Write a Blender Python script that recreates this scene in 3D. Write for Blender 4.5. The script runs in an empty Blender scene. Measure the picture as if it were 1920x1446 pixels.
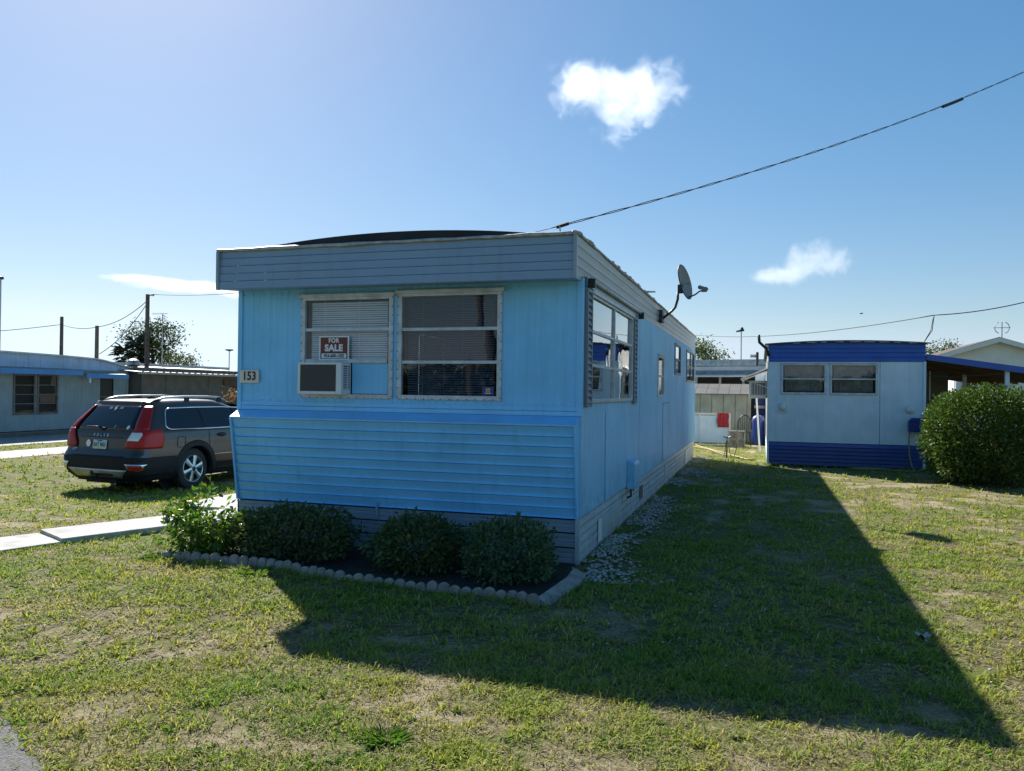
import bpy, math, random
import numpy as np
from mathutils import Vector, Matrix
random.seed(7); RNG = np.random.default_rng(11)
SC = bpy.context.scene; COL = SC.collection
R = math.radians
# ------------------------------------------------------------------ camera
FPX, PITCH, ROLL, YAW, CAMH = 1479.6, .007, .0122, .3059, 1.6
_F = Vector((-math.sin(YAW)*math.cos(PITCH), math.cos(YAW)*math.cos(PITCH), math.sin(PITCH)))
_R0 = Vector((math.cos(YAW), math.sin(YAW), 0)); _U0 = _R0.cross(_F)
_R = _R0*math.cos(ROLL)+_U0*math.sin(ROLL); _U = -_R0*math.sin(ROLL)+_U0*math.cos(ROLL)
cd = bpy.data.cameras.new('camera'); cam = bpy.data.objects.new('camera', cd); COL.objects.link(cam)
cd.sensor_width = 36; cd.sensor_fit = 'HORIZONTAL'; cd.lens = FPX/1920*36; cd.clip_end = 3000; cd.clip_start = .05
m = Matrix((( _R.x, _U.x, -_F.x, 0), (_R.y, _U.y, -_F.y, 0), (_R.z, _U.z, -_F.z, CAMH), (0, 0, 0, 1)))
cam.matrix_world = m; SC.camera = cam
def ray(x, y): return _F+_R*((x-960)/FPX)-_U*((y-723)/FPX)
def at(x, y, ax, v):
    i = 'xyz'.index(ax); d = ray(x, y); c = Vector((0, 0, CAMH)); return c+d*((v-c[i])/d[i])
# ------------------------------------------------------------------ light
SUNV = Vector((-2.68, 2.70, 3.0)).normalized()          # towards the sun
EL = math.asin(SUNV.z); AZ = math.atan2(SUNV.x, SUNV.y)
SC.view_settings.view_transform = 'Standard'; SC.view_settings.look = 'None'
SC.view_settings.exposure = 1.1; SC.view_settings.gamma = 1; SC.view_settings.use_curve_mapping = False
sl = bpy.data.lights.new('sun', 'SUN'); sl.energy = 4.8; sl.angle = R(.55); sl.color = (1, .95, .87)
so = bpy.data.objects.new('sun', sl); COL.objects.link(so); so.rotation_euler = (-SUNV).to_track_quat('-Z', 'Y').to_euler(); so.location = (-20, 20, 25)
SKYSTR = 0.065
wd = bpy.data.worlds.new('World'); SC.world = wd; wd.use_nodes = True
def world():
    nt = wd.node_tree; N = nt.nodes; L = nt.links; N.clear()
    out = N.new('ShaderNodeOutputWorld'); bg = N.new('ShaderNodeBackground'); bg.inputs[1].default_value = SKYSTR
    L.new(bg.outputs[0], out.inputs[0])
    sk = N.new('ShaderNodeTexSky'); sk.sky_type = 'NISHITA'; sk.sun_disc = False
    sk.sun_elevation = EL; sk.sun_rotation = AZ; sk.air_density = 1.0; sk.dust_density = 0.4; sk.ozone_density = 3.0; sk.altitude = 10
    hs = N.new('ShaderNodeHueSaturation'); hs.inputs['Saturation'].default_value = 1.36; hs.inputs['Value'].default_value = 1.0; L.new(sk.outputs[0], hs.inputs['Color'])
    # neutral white balance: no yellow cast low in the sky
    sp = N.new('ShaderNodeSeparateColor'); cb = N.new('ShaderNodeCombineColor'); gm = N.new('ShaderNodeGamma'); gm.inputs[1].default_value = .70; L.new(hs.outputs[0], gm.inputs[0]); L.new(gm.outputs[0], sp.inputs[0])
    def mth(op, a, b):
        n = N.new('ShaderNodeMath'); n.operation = op
        for i, v in enumerate((a, b)):
            if isinstance(v, float): n.inputs[i].default_value = v
            else: L.new(v, n.inputs[i])
        return n.outputs[0]
    g = mth('MULTIPLY', sp.outputs[1], 1.40); rr = mth('MULTIPLY', sp.outputs[0], 1.39); bb = mth('MULTIPLY', sp.outputs[2], 1.45)
    L.new(mth('MINIMUM', rr, mth('MULTIPLY', g, .83)), cb.inputs[0]); L.new(g, cb.inputs[1]); L.new(mth('MAXIMUM', bb, mth('MULTIPLY', g, 1.14)), cb.inputs[2])
    L.new(cb.outputs[0], bg.inputs[0])
world()
SC.render.engine = 'CYCLES'
SC.cycles.max_bounces = 5; SC.cycles.diffuse_bounces = 3; SC.cycles.glossy_bounces = 3; SC.cycles.transparent_max_bounces = 12
# ------------------------------------------------------------------ helpers
class MB:
    def __init__(s): s.v = []; s.f = []; s.c = None
    def quad(s, a, b, c, d):
        i = len(s.v); s.v += [tuple(a), tuple(b), tuple(c), tuple(d)]; s.f.append((i, i+1, i+2, i+3)); return s
    def tri(s, a, b, c):
        i = len(s.v); s.v += [tuple(a), tuple(b), tuple(c)]; s.f.append((i, i+1, i+2)); return s
    def box(s, x0, x1, y0, y1, z0, z1):
        if x0 > x1: x0, x1 = x1, x0
        if y0 > y1: y0, y1 = y1, y0
        if z0 > z1: z0, z1 = z1, z0
        i = len(s.v)
        s.v += [(x0, y0, z0), (x1, y0, z0), (x1, y1, z0), (x0, y1, z0), (x0, y0, z1), (x1, y0, z1), (x1, y1, z1), (x0, y1, z1)]
        for f in ((0, 3, 2, 1), (4, 5, 6, 7), (0, 1, 5, 4), (1, 2, 6, 5), (2, 3, 7, 6), (3, 0, 4, 7)): s.f.append(tuple(i+k for k in f))
        return s
    def prism(s, poly, d):                        # closed polygon (3D points) pushed along d
        n = len(poly); i = len(s.v); d = Vector(d)
        s.v += [tuple(p) for p in poly]+[tuple(Vector(p)+d) for p in poly]
        s.f.append(tuple(range(i+n-1, i-1, -1))); s.f.append(tuple(range(i+n, i+2*n)))
        for k in range(n): q = (k+1) % n; s.f.append((i+k, i+q, i+n+q, i+n+k))
        return s
    def tube(s, pts, r, n=8, cap=True, closed=False):
        pts = [Vector(p) for p in pts]; m = len(pts)
        rs = r if isinstance(r, (list, tuple)) else [r]*m
        rings = []; ref = None
        for k in range(m):
            if closed: t = pts[(k+1) % m]-pts[k-1]
            else: t = pts[min(k+1, m-1)]-pts[max(k-1, 0)]
            t = t.normalized() if t.length > 1e-9 else Vector((0, 0, 1))
            if ref is None: ref = Vector((0, 0, 1)) if abs(t.z) < .9 else Vector((1, 0, 0))
            a = (ref-t*ref.dot(t)).normalized(); b = t.cross(a); ref = a
            i = len(s.v); rings.append(i)
            for q in range(n): an = 2*math.pi*q/n; s.v.append(tuple(pts[k]+(a*math.cos(an)+b*math.sin(an))*rs[k]))
        for k in range(m if closed else m-1):
            i, j = rings[k], rings[(k+1) % m]
            for q in range(n): q2 = (q+1) % n; s.f.append((i+q, i+q2, j+q2, j+q))
        if cap and not closed:
            s.f.append(tuple(rings[0]+q for q in range(n-1, -1, -1))); s.f.append(tuple(rings[-1]+q for q in range(n)))
        return s
    def lathe(s, prof, c, axis=(0, 0, 1), n=24):   # prof: (radius, height along axis)
        ax = Vector(axis).normalized(); ref = Vector((0, 0, 1)) if abs(ax.z) < .9 else Vector((1, 0, 0))
        a = (ref-ax*ref.dot(ax)).normalized(); b = ax.cross(a); c = Vector(c); i0 = len(s.v); m = len(prof)
        for (r, h) in prof:
            for q in range(n): an = 2*math.pi*q/n; s.v.append(tuple(c+ax*h+(a*math.cos(an)+b*math.sin(an))*r))
        for k in range(m-1):
            for q in range(n): q2 = (q+1) % n; s.f.append((i0+k*n+q, i0+k*n+q2, i0+(k+1)*n+q2, i0+(k+1)*n+q))
        return s
    def grid(s, rows):                             # rows of equally long point lists
        i = len(s.v); n = len(rows[0])
        for r in rows: s.v += [tuple(p) for p in r]
        for a in range(len(rows)-1):
            for b in range(n-1): s.f.append((i+a*n+b, i+a*n+b+1, i+(a+1)*n+b+1, i+(a+1)*n+b))
        return s
    def build(s, name, mat, parent=None, smooth=False, local=False, bevel=0, origin=None, kind=None, label=None):
        o = Vector((0, 0, 0))
        if parent is not None and not local: o = rootloc(parent)
        if origin is not None: o = Vector(origin)
        me = bpy.data.meshes.new(name); me.from_pydata([(x-o.x, y-o.y, z-o.z) for x, y, z in s.v], [], s.f); me.update()
        if mat: me.materials.append(MAT[mat])
        if smooth:
            me.shade_smooth()
            if smooth is not True: me.set_sharp_from_angle(angle=R(smooth))
        ob = bpy.data.objects.new(name, me); COL.objects.link(ob)
        if parent is not None: ob.parent = parent
        elif origin is not None: ob.location = origin
        if bevel:
            b = ob.modifiers.new('bevel', 'BEVEL'); b.width = bevel; b.segments = 2; b.limit_method = 'ANGLE'; b.angle_limit = R(40)
        if kind: ob['kind'] = kind
        if label: ob['label'] = label
        return ob
def rootloc(o):
    while o.parent: o = o.parent
    return Vector(o.location)
def thing(name, label, cat, loc=(0, 0, 0), rz=0, group=None):
    o = bpy.data.objects.new(name, None); COL.objects.link(o); o.location = loc; o.rotation_euler = (0, 0, rz); o.empty_display_size = .2
    return tag(o, label, cat, group)
def tag(o, label, cat, group=None):
    o['label'] = label; o['category'] = cat
    if group: o['group'] = group
    return o
def struct(o): o['kind'] = 'structure'; return o
def share(src, name, parent, loc, rot=(0, 0, 0), scale=(1, 1, 1)):
    o = bpy.data.objects.new(name, src.data); COL.objects.link(o); o.parent = parent; o.location = loc; o.rotation_euler = rot; o.scale = scale; return o
class Face:                                        # a wall plane: u along it, o outwards, z up
    def __init__(s, kind, pos): s.k = kind; s.pos = pos
    def p(s, u, o, z):
        return {'-y': (u, s.pos-o, z), '+y': (u, s.pos+o, z), '+x': (s.pos+o, u, z), '-x': (s.pos-o, u, z)}[s.k]
    def box(s, mb, u0, u1, o0, o1, z0, z1):
        a = s.p(u0, o0, z0); b = s.p(u1, o1, z1); return mb.box(a[0], b[0], a[1], b[1], z0, z1)
def text_obj(name, txt, size, mat, parent, face, u, o, z, align='CENTER', bold=0, ext=.002, shear=0, sx=1, space=1, rotz=0):
    cu = bpy.data.curves.new(name, 'FONT'); cu.body = txt; cu.size = size; cu.align_x = align; cu.align_y = 'CENTER'
    cu.extrude = ext; cu.offset = bold; cu.shear = shear; cu.space_character = space; cu.resolution_u = 3
    t = bpy.data.objects.new(name, cu); COL.objects.link(t); bpy.context.view_layer.update()
    me = bpy.data.meshes.new_from_object(t.evaluated_get(bpy.context.evaluated_depsgraph_get())); bpy.data.objects.remove(t)
    n = len(me.vertices); co = np.zeros(n*3); me.vertices.foreach_get('co', co); co = co.reshape(-1, 3)
    c, s_ = math.cos(rotz), math.sin(rotz)
    X, Y, Z = co[:, 0]*sx, co[:, 1].copy(), co[:, 2].copy(); X, Y = X*c-Y*s_, X*s_+Y*c
    new = np.zeros_like(co)
    ol = rootloc(parent) if parent else Vector((0, 0, 0))
    if callable(face):
        for i in range(n): new[i] = face(X[i], Y[i], Z[i])
    else:
        sg = 1 if face.k in ('-y', '+x') else -1
        for i in range(n): p = face.p(u+sg*X[i], o+Z[i], z+Y[i]); new[i] = (p[0]-ol.x, p[1]-ol.y, p[2]-ol.z)
    me.vertices.foreach_set('co', new.ravel()); me.update(); me.materials.clear(); me.materials.append(MAT[mat])
    ob = bpy.data.objects.new(name, me); COL.objects.link(ob)
    if parent: ob.parent = parent
    return ob
# ------------------------------------------------------------------ materials
MAT = {}
def mat(name, col, rough=.6, metal=0, var=.12, vscale=3, bump=0, bscale=60, streak=0, streakcol=(.08, .07, .06), spec=.5, coat=0, col2=None, dirt=0, dirtz=(0, .5), dirtcol=(.16, .13, .09)):
    mt = bpy.data.materials.new(name); mt.use_nodes = True; nt = mt.node_tree; N = nt.nodes; L = nt.links
    b = N['Principled BSDF']; b.inputs['Roughness'].default_value = rough; b.inputs['Metallic'].default_value = metal; b.inputs['Specular IOR Level'].default_value = spec
    if coat: b.inputs['Coat Weight'].default_value = coat; b.inputs['Coat Roughness'].default_value = .04
    geo = N.new('ShaderNodeNewGeometry'); pos = geo.outputs['Position']
    def noise(sc, det=5, vec=None, rough_=.55):
        n = N.new('ShaderNodeTexNoise'); n.inputs['Scale'].default_value = sc; n.inputs['Detail'].default_value = det; n.inputs['Roughness'].default_value = rough_; L.new(vec or pos, n.inputs['Vector']); return n.outputs[0]
    def ramp(f, a, c):
        n = N.new('ShaderNodeMapRange'); n.inputs[1].default_value = a; n.inputs[2].default_value = c; L.new(f, n.inputs[0]); return n.outputs[0]
    def mix(f, a, c):
        n = N.new('ShaderNodeMixRGB')
        if isinstance(f, float): n.inputs[0].default_value = f
        else: L.new(f, n.inputs[0])
        for i, v in ((1, a), (2, c)):
            if isinstance(v, tuple): n.inputs[i].default_value = (*v, 1)
            else: L.new(v, n.inputs[i])
        return n.outputs[0]
    c2 = col2 or tuple(v*(1-var*2) for v in col); hi = col if col2 else tuple(min(1, v*(1+var)) for v in col)
    cur = mix(ramp(noise(vscale), .3, .7), c2, hi)
    if streak:
        mp = N.new('ShaderNodeMapping'); mp.inputs['Scale'].default_value = (14, 14, .9); L.new(pos, mp.inputs[0])
        f = ramp(noise(1.0, 6, mp.outputs[0]), .52 if streak < .9 else .46, .8 if streak < .9 else .62); ml = N.new('ShaderNodeMath'); ml.operation = 'MULTIPLY'; L.new(f, ml.inputs[0]); ml.inputs[1].default_value = streak
        cur = mix(ml.outputs[0], cur, streakcol)
    if dirt:
        sx = N.new('ShaderNodeSeparateXYZ'); L.new(pos, sx.inputs[0]); f = ramp(sx.outputs[2], dirtz[1], dirtz[0])
        ml = N.new('ShaderNodeMath'); ml.operation = 'MULTIPLY'; L.new(f, ml.inputs[0]); L.new(ramp(noise(7, 6), .35, .75), ml.inputs[1])
        m2 = N.new('ShaderNodeMath'); m2.operation = 'MULTIPLY'; L.new(ml.outputs[0], m2.inputs[0]); m2.inputs[1].default_value = dirt
        cur = mix(m2.outputs[0], cur, dirtcol)
    L.new(cur, b.inputs['Base Color'])
    if bump:
        bp = N.new('ShaderNodeBump'); bp.inputs['Strength'].default_value = bump; bp.inputs['Distance'].default_value = .02; L.new(noise(bscale, 4), bp.inputs['Height']); L.new(bp.outputs[0], b.inputs['Normal'])
    rr = N.new('ShaderNodeMapRange'); rr.inputs[3].default_value = max(.02, rough*.85); rr.inputs[4].default_value = min(1, rough*1.2); L.new(noise(vscale*4), rr.inputs[0]); L.new(rr.outputs[0], b.inputs['Roughness'])
    MAT[name] = mt; return mt
def glass(name, tint=(.90, .93, .95), refl=1.0):
    mt = bpy.data.materials.new(name); mt.use_nodes = True; N = mt.node_tree.nodes; L = mt.node_tree.links; N.clear()
    out = N.new('ShaderNodeOutputMaterial'); mx = N.new('ShaderNodeMixShader'); tr = N.new('ShaderNodeBsdfTransparent'); gl = N.new('ShaderNodeBsdfGlossy')
    tr.inputs[0].default_value = (*tint, 1); gl.inputs['Roughness'].default_value = .015; gl.inputs[0].default_value = (1, 1, 1, 1)
    lw = N.new('ShaderNodeLayerWeight'); lw.inputs[0].default_value = .5
    p = N.new('ShaderNodeMath'); p.operation = 'POWER'; L.new(lw.outputs['Facing'], p.inputs[0]); p.inputs[1].default_value = 3.5
    a = N.new('ShaderNodeMath'); a.operation = 'MULTIPLY_ADD'; L.new(p.outputs[0], a.inputs[0]); a.inputs[1].default_value = .9*refl; a.inputs[2].default_value = .055*refl
    L.new(a.outputs[0], mx.inputs[0]); L.new(tr.outputs[0], mx.inputs[1]); L.new(gl.outputs[0], mx.inputs[2]); L.new(mx.outputs[0], out.inputs[0])
    g = N.new('ShaderNodeNewGeometry'); nz = N.new('ShaderNodeTexNoise'); nz.inputs['Scale'].default_value = 1.6; L.new(g.outputs['Position'], nz.inputs['Vector'])
    bp = N.new('ShaderNodeBump'); bp.inputs['Strength'].default_value = .12; bp.inputs['Distance'].default_value = .02; L.new(nz.outputs[0], bp.inputs['Height']); L.new(bp.outputs[0], gl.inputs['Normal'])
    MAT[name] = mt
def leafmat(name, rough=.45, trans=.35, gain=1.0, spec=.4):     # colour from the leaf's own colour attribute
    mt = bpy.data.materials.new(name); mt.use_nodes = True; N = mt.node_tree.nodes; L = mt.node_tree.links
    b = N['Principled BSDF']; out = N['Material Output']; b.inputs['Roughness'].default_value = rough; b.inputs['Specular IOR Level'].default_value = spec
    at_ = N.new('ShaderNodeAttribute'); at_.attribute_name = 'tone'
    tr = N.new('ShaderNodeBsdfTranslucent'); mx = N.new('ShaderNodeMixShader'); mx.inputs[0].default_value = trans
    hs = N.new('ShaderNodeMixRGB'); hs.blend_type = 'MULTIPLY'; hs.inputs[0].default_value = 1; hs.inputs[2].default_value = (1.5*gain, 1.45*gain, .7*gain, 1)
    L.new(at_.outputs['Color'], b.inputs['Base Color']); L.new(at_.outputs['Color'], hs.inputs[1]); L.new(hs.outputs[0], tr.inputs[0])
    L.new(b.outputs[0], mx.inputs[1]); L.new(tr.outputs[0], mx.inputs[2]); L.new(mx.outputs[0], out.inputs[0]); MAT[name] = mt
mat('blue_paint', (.20, .585, .95), .36, var=.06, vscale=2, bump=.14, bscale=6, streak=.34, streakcol=(.09, .30, .47))
mat('blue_paint_skylit', (.27, .60, .88), .33, var=.07, vscale=1.2, bump=.12, bscale=5, streak=.22, streakcol=(.14, .33, .46), dirt=.55, dirtz=(.42, 1.0), dirtcol=(.16, .24, .27))  # same blue paint made paler: sky light put into the colour, plus dirt low down
mat('blue_paint_sky_sheen', (.21, .53, .90), .3, var=.06, bump=.05, bscale=9)  # wall blue turned slightly violet, the sky's reflection mixed into the colour
mat('fascia_shaded', (.20, .32, .47), .34, var=.06, vscale=1.5, streak=.2, streakcol=(.09, .10, .11), bump=.04, bscale=7)  # front copy of the fascia grey, its blue shade put into the colour
mat('fascia_pale', (.27, .345, .40), .33, var=.06, vscale=1.5, streak=.25, streakcol=(.15, .16, .16), bump=.04, bscale=7)
mat('skirt_grey', (.27, .33, .40), .45, var=.08, streak=.15, dirt=.6, dirtz=(0, .35))
mat('skirt_pale', (.43, .51, .54), .42, var=.07, streak=.15, dirt=.7, dirtz=(0, .3))
mat('dark_gap', (.012, .013, .016), .9)
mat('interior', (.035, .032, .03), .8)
mat('interior_pale', (.35, .33, .30), .8)
mat('roof_tar', (.022, .023, .026), .85, var=.3, bump=.6, bscale=25)
mat('edge_metal', (.42, .43, .42), .5, .3, var=.25, vscale=9, streak=.2, bump=.2, bscale=30)
mat('alu_frame', (.50, .55, .60), .42, .35, var=.15, vscale=8)
mat('alu_dark', (.16, .16, .155), .5, .4, var=.2, vscale=8)
mat('rivet', (.08, .09, .10), .5, .5)
mat('blind_white', (.80, .83, .86), .55, var=.04)
mat('blind_grey', (.09, .12, .18), .55, var=.04)
mat('shutter_grey', (.20, .23, .27), .5, var=.08)
mat('white_paint', (.72, .73, .72), .45, var=.04, streak=.08)
mat('plate_cream', (.66, .62, .54), .5, var=.08, streak=.12)
mat('ac_white', (.70, .73, .76), .4, var=.05, streak=.1)
mat('ac_grille', (.075, .075, .080), .6)
mat('sign_red', (.16, .022, .018), .4, var=.15)
mat('sign_black', (.012, .013, .018), .4)
mat('sign_white', (.78, .79, .80), .4, var=.03)
mat('ink', (.02, .02, .03), .5)
mat('sticker_blue', (.03, .04, .22), .3)
mat('sticker_yellow', (.75, .55, .08), .4)
mat('dish_grey', (.24, .235, .225), .5, var=.1, bump=.05)
mat('dark_metal', (.04, .042, .045), .45, .5, var=.2)
mat('galv', (.38, .40, .41), .4, .6, var=.2, vscale=7)
mat('cable_black', (.010, .009, .011), .6)
mat('cable_grey', (.10, .10, .11), .6)
mat('wood_pole', (.10, .082, .066), .9, var=.25, vscale=5, streak=.4, bump=.4, bscale=30)
mat('bark', (.06, .05, .04), .9, var=.3, bump=.6, bscale=30)
mat('concrete', (.37, .355, .34), .85, var=.2, vscale=3.5, bump=.25, bscale=60, streak=0)
mat('edging_conc', (.40, .36, .32), .9, var=.22, vscale=9, bump=.6, bscale=80, col2=(.20, .175, .15))
mat('asphalt', (.22, .215, .205), .9, var=.2, vscale=60, bump=1.0, bscale=130, col2=(.08, .08, .08))
mat('mulch', (.030, .022, .016), 1, var=.4, vscale=30, bump=1, bscale=70)
mat('shell', (.45, .42, .39), .7, var=.2, vscale=25)
mat('cobalt', (.036, .11, .44), .42, var=.06, streak=.12, streakcol=(.012, .03, .15), bump=.05, bscale=8)
mat('cobalt_dark', (.032, .075, .28), .5, var=.1, dirt=.4, dirtz=(0, .3))
mat('house_white', (.68, .79, .86), .5, var=.05, streak=.22, streakcol=(.25, .29, .30), bump=.04, bscale=8)
mat('house_cream', (.66, .64, .60), .55, var=.06, streak=.2, streakcol=(.35, .32, .28))
mat('sage', (.27, .345, .37), .6, var=.07, streak=.2, streakcol=(.13, .15, .14))
mat('streaky_white', (.40, .53, .70), .5, var=.08, streak=.7, streakcol=(.16, .11, .09))
mat('awning_blue', (.055, .25, .56), .45, var=.08)
mat('roof_white', (.60, .60, .58), .6, var=.1, streak=.3)
mat('brown_wall', (.15, .13, .11), .7, var=.15, streak=.2)
mat('metal_roof', (.30, .28, .26), .5, .3, var=.2, vscale=4, streak=.4, streakcol=(.12, .08, .06))
mat('soffit_brown', (.13, .075, .045), .75, var=.2)
mat('shed_green', (.30, .31, .24), .6, var=.12, streak=.35, streakcol=(.22, .13, .07))
mat('shed_roof', (.09, .09, .088), .7, var=.2)
mat('shingle', (.105, .075, .06), .9, var=.2, vscale=12, bump=.4, bscale=60)
mat('tan_band', (.36, .30, .23), .7)
mat('red_cloth', (.45, .03, .035), .8, var=.15, vscale=10)
mat('block_grey', (.30, .27, .23), .95, var=.2, vscale=8, bump=.6, bscale=60)
mat('hose_yellow', (.34, .27, .07), .5)
mat('hose_green', (.14, .16, .07), .5)
mat('plastic_blue', (.020, .05, .24), .4)
mat('car_paint', (.046, .035, .028), .30, .5, var=.04, coat=.45, spec=.4)
mat('car_black', (.013, .013, .015), .6, var=.1, spec=.22)
mat('car_glass', (.008, .009, .011), .05, var=0, spec=.6)
mat('car_chrome', (.65, .66, .68), .16, 1.0)
mat('car_silver', (.40, .41, .42), .34, .7)
mat('rim_silver', (.46, .47, .48), .3, .8)
mat('tyre', (.018, .018, .018), .85, var=.2)
mat('lamp_red', (.34, .007, .005), .28, var=.1, spec=.3)
mat('lamp_clear', (.62, .62, .62), .12, .2, coat=1.0)
mat('plate_white', (.62, .66, .66), .4)
mat('plate_green', (.03, .14, .10), .4)
mat('void', (.008, .008, .008), 1)
glass('window_glass'); glass('window_glass_side', (.55, .6, .62), 1.35)
leafmat('grass', .75, .36, 1.0, .2); leafmat('leaf_dark', .50, .22, 1.0, .22); leafmat('leaf_bright', .33, .34, 1.15, .5); leafmat('leaf_tree', .55, .3)
# ------------------------------------------------------------------ numpy noise and leaf clouds
def vnoise(x, y, seed=0):
    xi = np.floor(x).astype(np.int64); yi = np.floor(y).astype(np.int64); xf = x-xi; yf = y-yi
    def h(a, b):
        n = (a*374761393+b*668265263+seed*982451653) & 0x7fffffff; n = ((n ^ (n >> 13))*1274126177) & 0x7fffffff; return ((n ^ (n >> 16)) & 0xffff)/65535.
    u = xf*xf*(3-2*xf); v = yf*yf*(3-2*yf)
    return (h(xi, yi)*(1-u)+h(xi+1, yi)*u)*(1-v)+(h(xi, yi+1)*(1-u)+h(xi+1, yi+1)*u)*v
def fbm(x, y, seed=0, oct=5):
    a = .5; s = 0; t = 0
    for k in range(oct): s = s+a*vnoise(x*2**k+17.3*k, y*2**k-9.1*k, seed+k); t += a; a *= .55
    return s/t
def mesh_np(name, V, Fc, tone, matname, parent=None, nper=None, smooth=False):
    V = np.asarray(V, float); me = bpy.data.meshes.new(name); n = len(V)
    if parent is not None: o = rootloc(parent); V = V-np.array([o.x, o.y, o.z])
    me.vertices.add(n); me.vertices.foreach_set('co', V.ravel().astype(np.float32))
    k = Fc.shape[1]; me.loops.add(Fc.size); me.loops.foreach_set('vertex_index', Fc.ravel().astype(np.int32))
    me.polygons.add(len(Fc)); me.polygons.foreach_set('loop_start', np.arange(0, Fc.size, k, dtype=np.int32)); me.polygons.foreach_set('loop_total', np.full(len(Fc), k, np.int32))
    me.update(calc_edges=True)
    a = me.attributes.new('tone', 'FLOAT_COLOR', 'POINT'); t4 = np.ones((n, 4), np.float32); t4[:, :3] = tone; a.data.foreach_set('color', t4.ravel())
    me.materials.append(MAT[matname])
    if smooth: me.shade_smooth()
    ob = bpy.data.objects.new(name, me); COL.objects.link(ob)
    if parent is not None: ob.parent = parent
    return ob
def unit(a): return a/np.maximum(np.linalg.norm(a, axis=1, keepdims=True), 1e-9)
def leaves(P, D, size, width, tone, fold=.25, droop=.2):
    """leaf diamonds at P growing along D: 4 points, folded on the midrib"""
    n = len(P); D = unit(D); rnd = unit(RNG.normal(size=(n, 3))); S = unit(np.cross(D, rnd)); Nn = np.cross(S, D)
    L_ = size.reshape(-1, 1); W_ = (size*width).reshape(-1, 1)
    b = P; t = P+D*L_-np.array([0, 0, 1])*L_*droop; mid = P+D*L_*.45
    l = mid+S*W_*.5+Nn*W_*fold; r = mid-S*W_*.5+Nn*W_*fold
    V = np.stack([b, l, t, r], 1).reshape(-1, 3); i = np.arange(n)*4
    Fc = np.concatenate([np.stack([i, i+2, i+1], 1), np.stack([i, i+3, i+2], 1)])
    return V, Fc, np.repeat(tone, 4, 0)
def tones(n, base, var=.25, warm=.15):
    base = np.array(base); k = RNG.uniform(1-var, 1+var, (n, 1)); w = RNG.uniform(-warm, warm, n)
    t = base*k; t[:, 0] *= 1+w*1.5; t[:, 2] *= 1-w; return np.clip(t, .002, 1)
# ------------------------------------------------------------------ ground, road, paths
X0, X1, Y0, Y1 = -5.303, -1.595, 7.145, 20.16              # the near mobile home
RT = np.array([.883, -.470]); RN = np.array([-.470, -.883]); RP = np.array([-3.57, 2.97])
def road_d(x, y): return (x-RP[0])*RN[0]+(y-RP[1])*RN[1]+.02*np.sin(x*2.1+y)+.012*np.sin(x*9.3-y*3)
def pnt(x, y): return (x, y)
SLABS = [((-7.29, 6.50), (-6.66, 6.19), (-6.08, 7.55), (-6.70, 7.86), .07), ((-6.70, 7.87), (-6.08, 7.56), (-5.55, 8.75), (-6.35, 9.1), .06),
         ((-7.95, 4.78), (-7.62, 4.60), (-6.985, 6.345), (-7.31, 6.50), .035), ((-7.615, 4.597), (-7.25, 4.40), (-6.67, 6.19), (-6.98, 6.343), .037),
         ((-7.35, 8.6), (-5.36, 8.6), (-5.36, 11.4), (-7.35, 11.4), .05), ((-7.35, 11.41), (-5.36, 11.41), (-5.36, 14.4), (-7.35, 14.4), .052)]
def inpoly(x, y, P):
    c = np.zeros(x.shape, bool); n = len(P)
    for i in range(n):
        (xa, ya), (xb, yb) = P[i][:2], P[i-1][:2]
        cr = ((ya > y) != (yb > y)) & (x < (xb-xa)*(y-ya)/((yb-ya)+1e-12)+xa); c ^= cr
    return c
BED = [(-5.28, 6.02), (-4.3, 6.08), (-3.45, 5.92), (-2.63, 5.83), (-1.85, 5.77), (-1.56, 5.68), (-1.5, 6.6), (-1.62, 7.15), (-5.35, 7.15)]
def cover(x, y):                                          # how thickly the lawn grows
    c = .51+.62*(fbm(x*1.1, y*1.1, 3)-.5)+1.15*(fbm(x*3.6, y*3.6, 21)-.5)
    c += .38*np.exp(-(((x+4.6)/1.9)**2+((y-5.35)/.75)**2))            # watered strip by the bed
    c -= .16*np.exp(-(((x-1.2)/2.4)**2+((y-2.6)/1.3)**2)); c -= .20*np.exp(-(((x+.4)/1.6)**2+((y-2.5)/.9)**2))
    c += .10*np.exp(-(((x-.5)/2.0)**2+((y-7)/3.5)**2)); c += .12*np.exp(-(((x-.6)/1.2)**2+((y-20)/1.5)**2))
    c += .12*np.exp(-((x+11)/2.5)**2-((y-10.5)/1.6)**2)
    c -= .5*np.exp(-((road_d(x, y)/.10)**2))*0
    return np.clip(c, 0, 1)
def dip(x, y): return -.12*np.exp(-((x+10.4)/2.6)**4-((y-11.6)/3.6)**4)       # shallow swale where the car stands
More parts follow.
